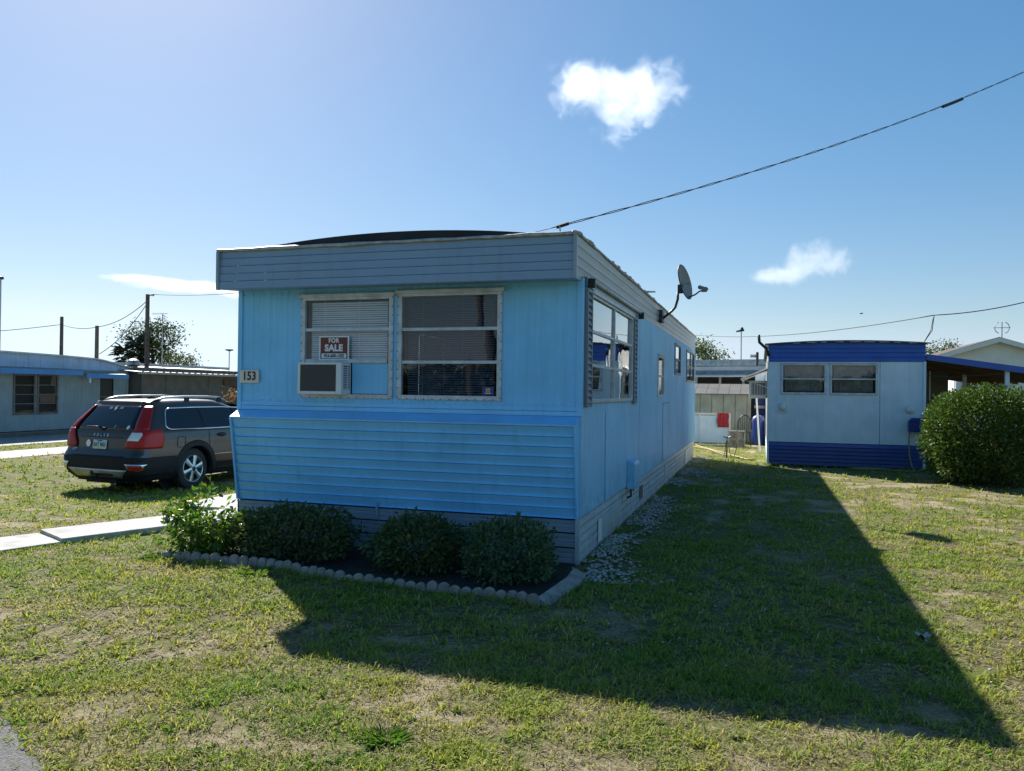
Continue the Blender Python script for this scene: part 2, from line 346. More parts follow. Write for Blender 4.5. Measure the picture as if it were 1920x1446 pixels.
def build_ground():
    def axis(lo, hi, st, far):
        a = list(np.arange(lo, hi+1e-6, st)); s = st
        while a[-1] < far: s *= 1.35; a.append(a[-1]+s)
        s = st; f = []
        q = a[0]
        while q > -far: s *= 1.35; q -= s; f.append(q)
        return np.array(f[::-1]+a)
    xs = axis(-14, 7, .10, 900); ys = axis(1.0, 20, .10, 900)
    X, Y = np.meshgrid(xs, ys, indexing='ij'); n, m_ = X.shape
    V = np.stack([X.ravel(), Y.ravel(), dip(X.ravel(), Y.ravel())], 1)
    idx = np.arange(n*m_).reshape(n, m_); Fc = np.stack([idx[:-1, :-1].ravel(), idx[1:, :-1].ravel(), idx[1:, 1:].ravel(), idx[:-1, 1:].ravel()], 1)
    cv = cover(V[:, 0], V[:, 1]); near = np.exp(-(np.maximum(0, np.hypot(V[:, 0]+2, V[:, 1]-8)-14)/8)**2); cv = cv*near+.62*(1-near)
    mt = bpy.data.materials.new('lawn_soil'); mt.use_nodes = True; N = mt.node_tree.nodes; L = mt.node_tree.links; b = N['Principled BSDF']; b.inputs['Roughness'].default_value = .95; b.inputs['Specular IOR Level'].default_value = .15
    a_ = N.new('ShaderNodeAttribute'); a_.attribute_name = 'tone'; g = N.new('ShaderNodeNewGeometry')
    def nz(s, d=6, r=.6):
        q = N.new('ShaderNodeTexNoise'); q.inputs['Scale'].default_value = s; q.inputs['Detail'].default_value = d; q.inputs['Roughness'].default_value = r; L.new(g.outputs['Position'], q.inputs['Vector']); return q.outputs[0]
    def mr(f, a, b_, c=0, d=1):
        q = N.new('ShaderNodeMapRange'); L.new(f, q.inputs[0])
        for i, v in enumerate((a, b_, c, d)): q.inputs[1+i].default_value = v
        return q.outputs[0]
    def mx(f, c1, c2):
        q = N.new('ShaderNodeMixRGB'); L.new(f, q.inputs[0])
        for i, v in ((1, c1), (2, c2)):
            if isinstance(v, tuple): q.inputs[i].default_value = (*v, 1)
            else: L.new(v, q.inputs[i])
        return q.outputs[0]
    def ma(op, a, b_):
        q = N.new('ShaderNodeMath'); q.operation = op
        for i, v in enumerate((a, b_)):
            if isinstance(v, (int, float)): q.inputs[i].default_value = v
            else: L.new(v, q.inputs[i])
        return q.outputs[0]
    sx = N.new('ShaderNodeSeparateColor'); L.new(a_.outputs['Color'], sx.inputs[0]); c = sx.outputs[0]
    sand = mx(mr(nz(70), .35, .65), (.28, .235, .15), (.42, .355, .235))
    thatch = mx(mr(nz(45, 8, .75), .38, .62), (.085, .08, .032), (.25, .225, .11))
    green = mx(mr(nz(28, 8, .7), .35, .65), (.07, .105, .016), (.175, .205, .04))
    s1 = mx(mr(ma('ADD', c, ma('MULTIPLY', ma('SUBTRACT', nz(22, 6, .7), .5), .9)), .22, .42), sand, thatch)
    s2 = mx(mr(ma('ADD', c, ma('MULTIPLY', ma('SUBTRACT', nz(13, 8, .75), .5), 1.3)), .45, .75), s1, green)
    L.new(s2, b.inputs['Base Color'])
    bp = N.new('ShaderNodeBump'); bp.inputs['Strength'].default_value = .9; bp.inputs['Distance'].default_value = .035; L.new(nz(40, 8, .75), bp.inputs['Height']); L.new(bp.outputs[0], b.inputs['Normal'])
    MAT['lawn_soil'] = mt
    o = mesh_np('lawn_ground', V, Fc, np.repeat(cv[:, None], 3, 1), 'lawn_soil'); struct(o)
build_ground()
def sheet(name, pts, z, matn): mb = MB(); mb.v = [(x, y, z) for x, y in pts]; mb.f = [tuple(range(len(pts)))]; return struct(mb.build(name, matn))
def build_road():
    mb = MB(); top = []; bot = []
    for k in range(-160, 161):
        s = k*.06 if abs(k) < 120 else math.copysign(7.2+(abs(k)-120)*1.2, k)
        p = RP+RT*s; j = .018*math.sin(s*3.1)+.012*math.sin(s*9.7+1)+.010*math.sin(s*23)+.008*math.sin(s*51)
        a = p+RN*j; q = p+RN*5.4; top.append((a[0], a[1], .006)); bot.append((q[0], q[1], .006))
    mb.grid([bot, top]); struct(mb.build('road', 'asphalt'))
build_road()
walk = thing('walkway', '', '', (-6.8, 6.5, 0)); del walk['label']; del walk['category']; walk['kind'] = 'structure'
for i, s in enumerate(SLABS):
    mb = MB(); mb.prism([(x, y, -.03) for x, y in s[:4]], (0, 0, s[4]+.03)); mb.build('concrete_slab', 'concrete', walk, bevel=.008)
# concrete drive strips and shaded carport slab in front of the house on the left
sheet('driveway', [(-17.3, 5.5), (-15.6, 5.5), (-15.6, 27), (-17.3, 27)], .008, 'concrete')
sheet('patio_slab', [(-21.8, 13), (-18.8, 13), (-18.8, 24), (-21.8, 24)], .012, 'concrete')
sheet('planting_bed', BED, .012, 'mulch')
# ------------------------------------------------------------------ the near mobile home
home = thing('mobile_home', 'light blue mobile home with flared lap-sided front and grey overhanging fascia', 'mobile home', ((X0+X1)/2, Y0, 0))
FR = Face('-y', Y0); RS = Face('+x', X1); LS = Face('-x', X0); BK = Face('+y', Y1)
def rib_sheet(face, u0, u1, z0, z1, prof, period, openings=(), mb=None, off=0):
    us = set([u0, u1]); k = math.floor(u0/period)
    while k*period < u1:
        for ph, o in prof:
            u = (k+ph)*period
            if u0 < u < u1: us.add(round(u, 5))
        k += 1
    for op in openings: us.update([op[0], op[1]])
    us = sorted(us); zs = sorted(set([z0, z1]+[z for op in openings for z in op[2:4]]))
    def o(u):
        ph = (u/period) % 1.0; ps = prof+[(1+prof[0][0], prof[0][1])]
        for (a, oa), (b, ob) in zip(ps, ps[1:]):
            if a <= ph+1e-9 <= b+1e-6: return oa+(ob-oa)*min(1, max(0, (ph-a)/max(1e-9, b-a)))
        return prof[0][1]
    mb = mb or MB(); ix = {}
    for i, u in enumerate(us):
        for j, z in enumerate(zs): ix[i, j] = len(mb.v); mb.v.append(face.p(u, o(u)+off, z))
    for i in range(len(us)-1):
        for j in range(len(zs)-1):
            cu, cz = (us[i]+us[i+1])/2, (zs[j]+zs[j+1])/2
            if any(a < cu < b and c < cz < d for a, b, c, d in openings): continue
            q = (ix[i, j], ix[i+1, j], ix[i+1, j+1], ix[i, j+1]); mb.f.append(q if face.k in ('-y', '+x') else q[::-1])
    return mb
W1 = (-4.52, -3.52, 1.53, 2.53); W2 = (-3.425, -2.38, 1.53, 2.545)
W3 = (7.53, 10.08, 1.51, 2.55); W4 = (12.75, 13.55, 1.555, 2.20); W5 = (15.35, 16.37, 1.98, 2.54); W6 = (17.82, 19.85, 1.88, 2.55)
WL = (11.6, 12.7, 1.45, 2.5)
PF = [(0, 0), (.30, 0), (.36, .007), (.50, .007), (.56, 0), (.74, 0), (.78, .004), (.84, .004), (.88, 0)]; PS = [(0, 0), (.50, 0), (.62, .013), (.88, .013)]
rib_sheet(FR, X0, X1, 1.462, 2.64, PF, .21, [W1, W2]).build('front_wall', 'blue_paint', home)
rib_sheet(RS, Y0, Y1, .43, 2.66, PS, .098, [W3, W4, W5, W6]).build('side_wall', 'blue_paint_skylit', home)
rib_sheet(LS, Y0, Y1, .43, 2.66, PS, .098, [WL]).build('side_wall', 'blue_paint', home)
rib_sheet(BK, X0, X1, .43, 2.66, PS, .098).build('rear_wall', 'blue_paint_skylit', home)
for k in range(1, 11):                                     # lapped joints between the side sheets
    y = Y0+k*1.225
    zt_ = 2.62 if not any(a-.03 < y < b+.03 for a, b, c, d in (W3, W4, W5, W6)) else 1.40
    mb = MB(); RS.box(mb, y-.012, y+.012, .0132, .0155, .44, zt_); mb.build('sheet_joint', 'blue_paint_skylit', home)
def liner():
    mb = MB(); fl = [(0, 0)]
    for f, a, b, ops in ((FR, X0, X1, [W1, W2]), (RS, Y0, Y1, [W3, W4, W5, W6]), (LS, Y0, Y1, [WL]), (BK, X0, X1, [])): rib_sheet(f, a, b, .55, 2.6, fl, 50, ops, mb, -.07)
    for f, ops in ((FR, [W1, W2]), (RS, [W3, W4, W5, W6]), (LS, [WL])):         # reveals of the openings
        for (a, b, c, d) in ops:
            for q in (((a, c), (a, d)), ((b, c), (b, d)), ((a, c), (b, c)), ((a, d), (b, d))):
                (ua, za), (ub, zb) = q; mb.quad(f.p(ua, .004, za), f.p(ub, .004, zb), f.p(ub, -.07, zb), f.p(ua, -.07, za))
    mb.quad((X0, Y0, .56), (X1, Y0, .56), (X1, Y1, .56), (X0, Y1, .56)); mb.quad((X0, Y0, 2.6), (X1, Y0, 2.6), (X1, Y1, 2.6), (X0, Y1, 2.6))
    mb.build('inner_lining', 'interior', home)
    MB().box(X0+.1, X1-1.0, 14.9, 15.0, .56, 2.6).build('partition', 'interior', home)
liner()
def lap_boards(parent, p0, p1, axis_d, n, matn, name, thick=.014, lead=.35):
    """n horizontal boards from p0 (top edge start) to p1 (bottom edge start), running along axis_d; each is a bent strip with a lower lip"""
    p0, p1, d = Vector(p0), Vector(p1), Vector(axis_d); dn = (p1-p0)/n; nrm = dn.cross(d).normalized()
    out = []
    for k in range(n):
        a = p0+dn*k
        prof = [(0.02, -.002), (.04, .001), (lead, thick*.35), (.80, thick), (.94, thick*.9), (.99, -.001)]
        rows = [[a+dn*t+nrm*o, a+dn*t+nrm*o+d] for t, o in prof]
        mb = MB(); mb.grid(rows); out.append(mb.build(name, matn, parent, smooth=35))
    return out
def nrm_fix(v): return v
# narrow flat bands under the windows, ledge, flared apron
for k, (za, zb) in enumerate(((1.462, 1.418), (1.416, 1.372))):
    MB().box(X0, X1, Y0-.010-.002*k, Y0+.02, zb, za).build('trim_band', 'blue_paint', home, bevel=.004)
LY, LZ, LB = 6.995, 1.285, .425                          # ledge front edge
mb = MB(); mb.prism([(X0, Y0+.02, 1.370), (X0, Y0-.02, 1.370), (X0, LY-.012, LZ+.014), (X0, LY-.012, LZ-.004), (X0, Y0+.02, LZ-.004)], (X1-X0, 0, 0)); mb.build('ledge', 'blue_paint_sky_sheen', home, bevel=.003)
lap_boards(home, (X1, LY, LZ-.004), (X1, Y0-.012, LB), (X0-X1, 0, 0), 9, 'blue_paint', 'siding_board', .017)
mb = MB(); mb.prism([(X0+.01, Y0+.03, LZ-.01), (X0+.01, LY+.03, LZ-.01), (X0+.01, Y0+.012, LB), (X0+.01, Y0+.03, LB)], (X1-X0-.02, 0, 0)); mb.build('apron_leak_block', 'dark_gap', home)  # unseen dark filler added to stop light leaking between the boards
for x, s in ((X0, -1), (X1, 1)):                          # closed cheeks at the ends of the apron
    mb = MB(); mb.prism([(x-.004*s, Y0+.01, LZ), (x-.004*s, LY, LZ), (x-.004*s, Y0-.012, LB), (x-.004*s, Y0+.01, LB)], (.008*s, 0, 0)); mb.build('apron_cheek', 'blue_paint', home)
    mb = MB(); mb.tube([(x-.012*s, LY-.006, LZ), (x-.012*s, Y0-.02, LB)], .014, 6); mb.build('edge_trim', 'blue_paint', home)
MB().box(X1-.035, X1+.020, Y0-.018, Y0+.045, 1.372, 2.64).build('corner_trim', 'blue_paint', home, bevel=.004)
MB().box(X1-.004, X1+.020, Y0-.012, Y0+.045, .43, 1.37).build('corner_trim', 'blue_paint_skylit', home, bevel=.004)
MB().box(X0-.016, X0+.035, Y0-.018, Y0+.045, 1.372, 2.64).build('corner_trim', 'blue_paint', home, bevel=.004)
MB().box(X1-.03, X1+.02, Y1-.03, Y1+.02, .43, 2.66).build('corner_trim', 'blue_paint_skylit', home, bevel=.004)
# skirting: dark void behind, vinyl rows in front
MB().box(X0+.05, X1-.05, Y0+.05, Y1-.05, -.02, .42).build('crawl_space', 'dark_gap', home)
def skirt_rows(face, u0, u1, rows, matn, piece, gap, rib=.006, o0=0.0):
    for (zb, zt) in rows:
        u = u0; first = random.uniform(.5, 1)*piece
        while u < u1-.02:
            e = min(u1, u+(first if u == u0 else piece)); j = random.uniform(-.003, .003)
            h = zt-zb; prof = [(0, -.012), (.04, 0), (.30, 0), (.36, -rib), (.40, 0), (.63, 0), (.69, -rib), (.73, 0), (.95, .004), (1, -.008)]
            rows_ = [[face.p(u+.003, o+o0+j, zb+h*t), face.p(e-.003, o+o0+j, zb+h*t)] for t, o in prof]
            mb = MB(); mb.grid(rows_); mb.build('skirting_board', matn, home, smooth=30); u = e
skirt_rows(FR, X0+.01, X1-.01, [(.292, .410), (.156, .282), (.005, .146)], 'skirt_grey', 1.9, .01)
skirt_rows(RS, Y0-.005, Y1, [(.345, .425), (.262, .341), (.178, .258), (.094, .174), (-.01, .090)], 'skirt_pale', 3.05, 0, .004)
skirt_rows(LS, Y0-.005, Y1, [(.27, .42), (.13, .266), (-.01, .126)], 'skirt_pale', 3.05, 0, .004)
MB().box(X1-.03, X1+.012, Y0-.016, Y0+.03, -.01, .43).build('corner_trim', 'skirt_pale', home)
MB().box(-3.66, -3.635, Y0-.034, Y0-.012, .33, .47).build('drain_strap', 'fascia_shaded', home, bevel=.003)
# fascia, soffit, roof
YO = 6.81
lap_boards(home, (X1+.012, YO+.006, 2.995), (X1+.012, YO-.02, 2.605), (X0-X1-.024, 0, 0), 5, 'fascia_shaded', 'fascia_board', .010, .5)
lap_boards(home, (X1+.030, Y1+.02, 2.995), (X1+.012, Y1+.02, 2.640), (0, YO-Y1-.02, 0), 4, 'fascia_pale', 'fascia_board', .016, .3)
lap_boards(home, (X0-.030, YO, 2.985), (X0-.012, YO, 2.640), (0, Y1-YO, 0), 4, 'fascia_pale', 'fascia_board', .016, .3)
MB().box(X0, X1, Y1, Y1+.02, 2.64, 2.99).build('fascia_board', 'fascia_pale', home)
mb = MB(); mb.prism([(X1+.011, YO-.016, 2.602), (X1+.011, Y0, 2.628), (X1+.011, Y0, 2.645), (X1+.011, YO-.016, 2.64)], (X0-X1-.022, 0, 0)); mb.build('soffit', 'fascia_shaded', home)
MB().box(X1+.004, X1+.036, YO-.030, YO+.02, 2.60, 2.997).build('corner_trim', 'fascia_pale', home, bevel=.006)
MB().box(X0-.036, X0-.004, YO-.030, YO+.02, 2.60, 2.99).build('corner_trim', 'fascia_pale', home, bevel=.006)
def edge(a, b, n, r, name='drip_edge'):
    pts = [Vector(a).lerp(Vector(b), t/n)+Vector((0, 0, .002*math.sin(t*1.7)+random.uniform(-.002, .002))) for t in range(n+1)]
    mb = MB(); mb.tube(pts, [r*random.uniform(.8, 1.25) for _ in pts], 6); return mb.build(name, 'edge_metal', home, smooth=True)
edge((X0-.03, YO-.012, 3.0), (X1+.03, YO-.012, 3.006), 26, .017); edge((X1+.035, YO, 3.006), (X1+.035, Y1, 3.0), 60, .016); edge((X0-.035, YO, 3.0), (X0-.035, Y1, 3.0), 30, .016)
mb = MB()
for k in range(60):                                       # lumps of roof cement along the near part of the side edge
    y = YO+random.random()**1.6*5.2; mb.lathe([(0.0, .018), (.02, .016), (.04, 0), (.03, -.012)], (X1+.012+random.uniform(-.02, .02), y, 3.012), (random.uniform(-.3, .3), random.uniform(-.3, .3), 1), 7)
mb.build('roof_cement', 'edge_metal', home, smooth=True, kind='stuff')
mb = MB(); rows = []
ys_ = [YO+.0, YO+.01]+list(np.linspace(YO+.3, Y1, 12)); xs_ = np.linspace(X0-.02, X1+.02, 24)
def rz(x): return 3.108-.078*((x+3.35)/1.36)**2
for i, y in enumerate(ys_): rows.append([(x, y+.01, (max(2.98, rz(x)) if i else 2.97)) for x in xs_])
mb.grid(rows); mb.build('roof', 'roof_tar', home, smooth=50)
for (ya, w) in ((11.2, .5),):
    mb = MB()
    for k in range(5): mb.box(X1-.25+.03*k, X1+.05+.01*k, ya+k*.12, ya+k*.12+.10, 3.03+.014*k, 3.04+.014*k)
    mb.build('roof_patch', 'edge_metal', home)
# ------------------------------------------------------------------ windows
def window(parent, face, op, cols, rows, fm='alu_frame', gm='window_glass', fw=.024, head=.042, blind=None, rowz=None, rivets=True, proud=.028):
    u0, u1, z0, z1 = op; mb = MB()
    face.box(mb, u0-.024, u0+fw, -.02, proud, z0-.026, z1+.02); face.box(mb, u1-fw, u1+.024, -.02, proud, z0-.026, z1+.02)
    face.box(mb, u0+fw, u1-fw, -.02, proud, z0-.026, z0+fw*.8); face.box(mb, u0+fw, u1-fw, -.02, proud, z1-fw, z1+.02)
    w = mb.build('window', fm, parent, bevel=.004)
    cu = [u0+fw+(u1-u0-2*fw)*k/cols for k in range(cols+1)]; cz = rowz or [z0+fw*.8+(z1-fw-z0-fw*.8)*k/rows for k in range(rows+1)]
    for u in cu[1:-1]: mb = MB(); face.box(mb, u-.02, u+.02, -.01, proud-.004, z0, z1); mb.build('mullion', fm, w)
    for z in cz[1:-1]: mb = MB(); face.box(mb, u0+fw, u1-fw, -.008, proud-.008, z-.016, z+.016); mb.build('rail', fm, w, bevel=.003)
    for i in range(cols):
        for j in range(rows):
            t = random.uniform(-.006, .006); mb = MB()
            mb.quad(face.p(cu[i], .002+t, cz[j]), face.p(cu[i+1], .002-t, cz[j]), face.p(cu[i+1], .004-t, cz[j+1]), face.p(cu[i], .004+t, cz[j+1])); mb.build('pane', gm, w)
    if head:
        mb = MB(); face.box(mb, u0-.045, u1+.045, .0, proud+.02, z1+.002, z1+head); mb.build('head_flashing', fm, w, bevel=.006)
    if rivets:
        mb = MB(); k = u0
        pts = [(u0-.016, z0+.09*i) for i in range(int((z1-z0)/.09)+1)]+[(u1+.016, z0+.09*i) for i in range(int((z1-z0)/.09)+1)]+[(u0+.09*i, z0-.018) for i in range(int((u1-u0)/.09)+1)]
        for (u, z) in pts: face.box(mb, u-.005, u+.005, proud, proud+.004, z-.005, z+.005)
        mb.build('rivet', 'rivet', w, kind='stuff')
    if blind:
        bm, tilt, zb, inset = blind; mb = MB(); z = z1-.05; hw = .0118
        while z > zb:
            dz = hw*math.sin(tilt); do = hw*math.cos(tilt)
            zt = z+random.uniform(-.0015, .0015); s = random.uniform(-.002, .002)
            mb.quad(face.p(u0+.06+s, inset-do, zt-dz), face.p(u1-.07+s, inset-do, zt-dz), face.p(u1-.07+s, inset+do, zt+dz), face.p(u0+.06+s, inset+do, zt+dz)); z -= .0225
        mb.build('blind', bm, w, kind='stuff')
        mb = MB()
        for t in (.22, .62): u = u0+(u1-u0)*t; face.box(mb, u-.002, u+.002, inset+.014, inset+.016, zb, z1-.03)
        mb.build('blind_cord', bm, w)
    return w
w1 = window(home, FR, W1, 1, 2, rowz=[1.885, 2.205, 2.50], blind=('blind_white', R(-52), 1.88, -.05))
mb = MB(); FR.box(mb, -3.955, W1[1]-.035, -.01, .008, 1.553, 1.865); mb.build('filler_panel', 'blue_paint', w1, bevel=.003)
mb = MB(); FR.box(mb, W1[0]+.035, W1[1]-.035, -.01, .030, 1.862, 1.905); mb.build('rail', 'alu_frame', w1, bevel=.004)
w2 = window(home, FR, W2, 1, 3, blind=('blind_grey', R(-34), 1.55, -.05))
w3 = window(home, RS, W3, 2, 3, gm='window_glass_side', blind=('blind_grey', R(40), 1.53, -.055))
w4 = window(home, RS, W4, 1, 2, head=.02, rivets=False, gm='window_glass'); w5 = window(home, RS, W5, 1, 2, fm='alu_dark', head=.0, rivets=False, gm='window_glass_side')
w6 = window(home, RS, W6, 2, 2, fm='alu_dark', head=.0, rivets=False, gm='window_glass_side')
wl = window(home, LS, WL, 1, 3, rivets=False)
mb = MB(); LS.box(mb, WL[0]+.05, WL[1]-.05, -.055, -.05, WL[2], WL[3]-.02); mb.build('sheer_curtain', 'blind_white', wl)
# shade roller rail over the side window, shutters with slats
mb = MB(); mb.tube([(X1+.055, 7.30, 2.66), (X1+.055, 10.55, 2.66)], .022, 8); mb.build('awning_rail', 'alu_frame', home, smooth=True)
mb = MB(); RS.box(mb, 7.28, 10.50, .02, .030, 2.60, 2.69); mb.build('awning_rail', 'fascia_pale', home)
for y in (7.30, 10.53): mb = MB(); RS.box(mb, y-.02, y+.02, .03, .10, 2.58, 2.665); mb.build('awning_bracket', 'dark_metal', home)
for (ya, yb) in ((7.245, 7.475), (10.13, 10.36)):
    mb = MB(); za, zb = 1.455, 2.575
    RS.box(mb, ya, ya+.028, .016, .046, za, zb); RS.box(mb, yb-.028, yb, .016, .046, za, zb); RS.box(mb, ya+.028, yb-.028, .016, .044, za, za+.03); RS.box(mb, ya+.028, yb-.028, .016, .044, zb-.03, zb); RS.box(mb, ya+.028, yb-.028, .014, .018, za+.03, zb-.03)
    sh = mb.build('shutter', 'shutter_grey', home)
    n = 17
    for k in range(n):
        z = za+.035+(zb-za-.07)*k/n; h = (zb-za-.07)/n; mb = MB()
        mb.prism([RS.p(ya+.028, .020, z+h), RS.p(ya+.028, .022, z+h), RS.p(ya+.028, .048, z+.006), RS.p(ya+.028, .044, z)], Vector((0, yb-ya-.056, 0))); mb.build('slat', 'shutter_grey', sh)
# small fittings on the side
rib_sheet(RS, 13.50, 14.42, .45, 1.42, PS, .098, off=.004).build('service_door', 'blue_paint_skylit', home)
mb = MB()
RS.box(mb, 13.485, 13.50, .008, .016, .45, 1.432); RS.box(mb, 14.42, 14.435, .008, .016, .45, 1.432); RS.box(mb, 13.50, 14.42, .008, .016, 1.42, 1.432); mb.build('door_seam', 'dark_metal', home)
mb = MB(); mb.prism([RS.p(9.78, .015, .40), RS.p(9.78, .11, .40), RS.p(9.78, .12, .43), RS.p(9.78, .12, .70), RS.p(9.78, .10, .735), RS.p(9.78, .015, .75)], Vector((0, .40, 0))); mbx = mb.build('outlet_box', 'blue_paint_skylit', home, bevel=.008)
mb = MB(); mb.tube([RS.p(9.90, .05, .42), RS.p(9.90, .05, .30), RS.p(9.90, -.02, .27)], .014, 6); mb.build('conduit', 'dark_metal', mbx); mb = MB(); mb.tube([RS.p(10.04, .06, .42), RS.p(10.04, .06, .35)], .010, 6); mb.build('conduit', 'dark_metal', mbx)
mb = MB(); RS.box(mb, 8.05, 9.35, .008, .014, .06, .29); mb.build('access_panel', 'skirt_pale', home, bevel=.003)
mb = MB(); RS.box(mb, 8.03, 8.05, .006, .018, .05, .30); RS.box(mb, 8.05, 8.17, .014, .018, .06, .29); mb.build('panel_edge', 'white_paint', home)
mb = MB(); RS.box(mb, 10.95, 11.22, .004, .014, .12, .30); mb.build('skirt_vent', 'brown_wall', home)
mb = MB(); RS.box(mb, 14.0, 14.1, .004, .016, .06, .33); RS.box(mb, 17.8, 18.2, .004, .016, .05, .34); mb.build('skirt_post', 'white_paint', home)
mb = MB()
for z in (1.478, 2.585):                                   # screw heads along the sheet edges
    for k in range(34):
        x = X0+.06+k*.109+random.uniform(-.012, .012); FR.box(mb, x-.004, x+.004, .0, .011, z-.004+random.uniform(-.003, .003), z+.004)
for x in (X0+.045, X0+.21, -2.30, -1.66):
    for k in range(6): z = 1.58+k*.17; FR.box(mb, x-.004, x+.004, .0, .011, z-.004, z+.004)
mb.build('screw_head', 'blue_paint_sky_sheen', home, kind='stuff')
# things fixed to the front
sgn = thing('house_number_plate', 'cream plate reading 153 at the left edge of the blue front wall', 'number plate', (-5.165, Y0-.02, 1.65))
mb = MB(); FR.box(mb, -5.283, -5.045, .010, .028, 1.652, 1.790); mb.build('plate', 'plate_cream', sgn, bevel=.006)
text_obj('numerals', '153', .125, 'ink', sgn, FR, -5.160, .030, 1.722, bold=.0035, sx=.82, space=1.12)
fs = thing('for_sale_sign', 'red and white FOR SALE sign with handwritten phone number in front window', 'sign', (-4.15, Y0-.03, 1.89))
mb = MB(); FR.box(mb, -4.322, -3.980, .030, .034, 1.893, 2.138); mb.build('board', 'sign_white', fs)
mb = MB(); FR.box(mb, -4.306, -3.996, .034, .0355, 2.030, 2.124); FR.box(mb, -4.306, -3.996, .034, .0352, 1.966, 2.030); mb.build('red_field', 'sign_red', fs)
mb = MB(); FR.box(mb, -4.306, -3.996, .034, .0357, 1.905, 1.967); mb.build('dark_field', 'sign_black', fs)
mb = MB(); FR.box(mb, -4.292, -4.008, .0357, .0365, 1.911, 1.960); mb.build('number_strip', 'sign_white', fs)
text_obj('lettering', 'FOR', .062, 'sign_white', fs, FR, -4.152, .0375, 2.090, bold=.0022, sx=1.0, space=1.05, ext=.0008)
text_obj('lettering', 'SALE', .092, 'sign_white', fs, FR, -4.152, .0375, 2.014, bold=.0042, sx=1.02, space=1.05, ext=.0008)
text_obj('handwriting', '954-600-1202', .046, 'ink', fs, FR, -4.150, .0375, 1.935, bold=.0016, sx=.90, shear=.12, ext=.0006)
stk = thing('security_sticker', 'small blue security sticker in lower corner of the right front window', 'sticker', (-2.49, Y0-.006, 1.54))
mb = MB(); FR.box(mb, -2.552, -2.436, .010, .012, 1.560, 1.634); mb.build('square', 'sticker_blue', stk)
mb = MB(); FR.box(mb, -2.514, -2.474, .012, .0128, 1.592, 1.622); mb.build('badge', 'sticker_yellow', stk)
mb = MB(); FR.box(mb, -2.504, -2.484, .0128, .0134, 1.600, 1.613); mb.build('badge_mark', 'sticker_blue', stk)
mb = MB(); FR.box(mb, -2.524, -2.464, .012, .0128, 1.572, 1.580); mb.build('caption_bar', 'sign_white', stk)
# window air conditioner
ac = thing('window_air_conditioner', 'white window air conditioner with dark grille under the sale sign', 'air conditioner', (-4.2, 7.0, 1.55))
ax0, ax1, ay, az0, az1 = -4.46, -3.965, 6.935, 1.545, 1.862
MB().box(ax0, ax1, ay+.012, Y0-.006, az0, az1).build('casing', 'ac_white', ac, bevel=.012)
mb = MB(); t = .03
mb.box(ax0, ax0+t, ay, ay+.02, az0, az1); mb.box(ax1-t-.03, ax1, ay, ay+.02, az0, az1); mb.box(ax0+t, ax1-t-.03, ay, ay+.02, az0, az0+t); mb.box(ax0+t, ax1-t-.03, ay, ay+.02, az1-t*.7, az1); mb.build('front_frame', 'ac_white', ac, bevel=.006)
MB().box(ax0+t, ax1-t-.03, ay+.006, ay+.011, az0+t, az1-t*.7).build('coil_backing', 'ac_grille', ac)
mb = MB()
for k in range(24): z = az0+t+.008+k*(az1-az0-t*1.7-.01)/24; mb.box(ax0+t, ax1-t-.03, ay+.001, ay+.006, z, z+.0045)
mb.build('grille', 'ac_grille', ac, kind='stuff')
MB().box(ax1+.0005, ax1+.002, ay+.045, Y0-.035, az0+.05, az1-.03).build('vent_backing', 'ac_grille', ac)
for k in range(13): z = az0+.055+k*(az1-az0-.09)/13; MB().box(ax1+.001, ax1+.008, ay+.045, Y0-.035, z, z+.008).build('louvre', 'ac_white', ac)
MB().box(ax1+.001, ax1+.009, ay+.115, ay+.123, az0+.05, az1-.03).build('louvre', 'ac_white', ac)
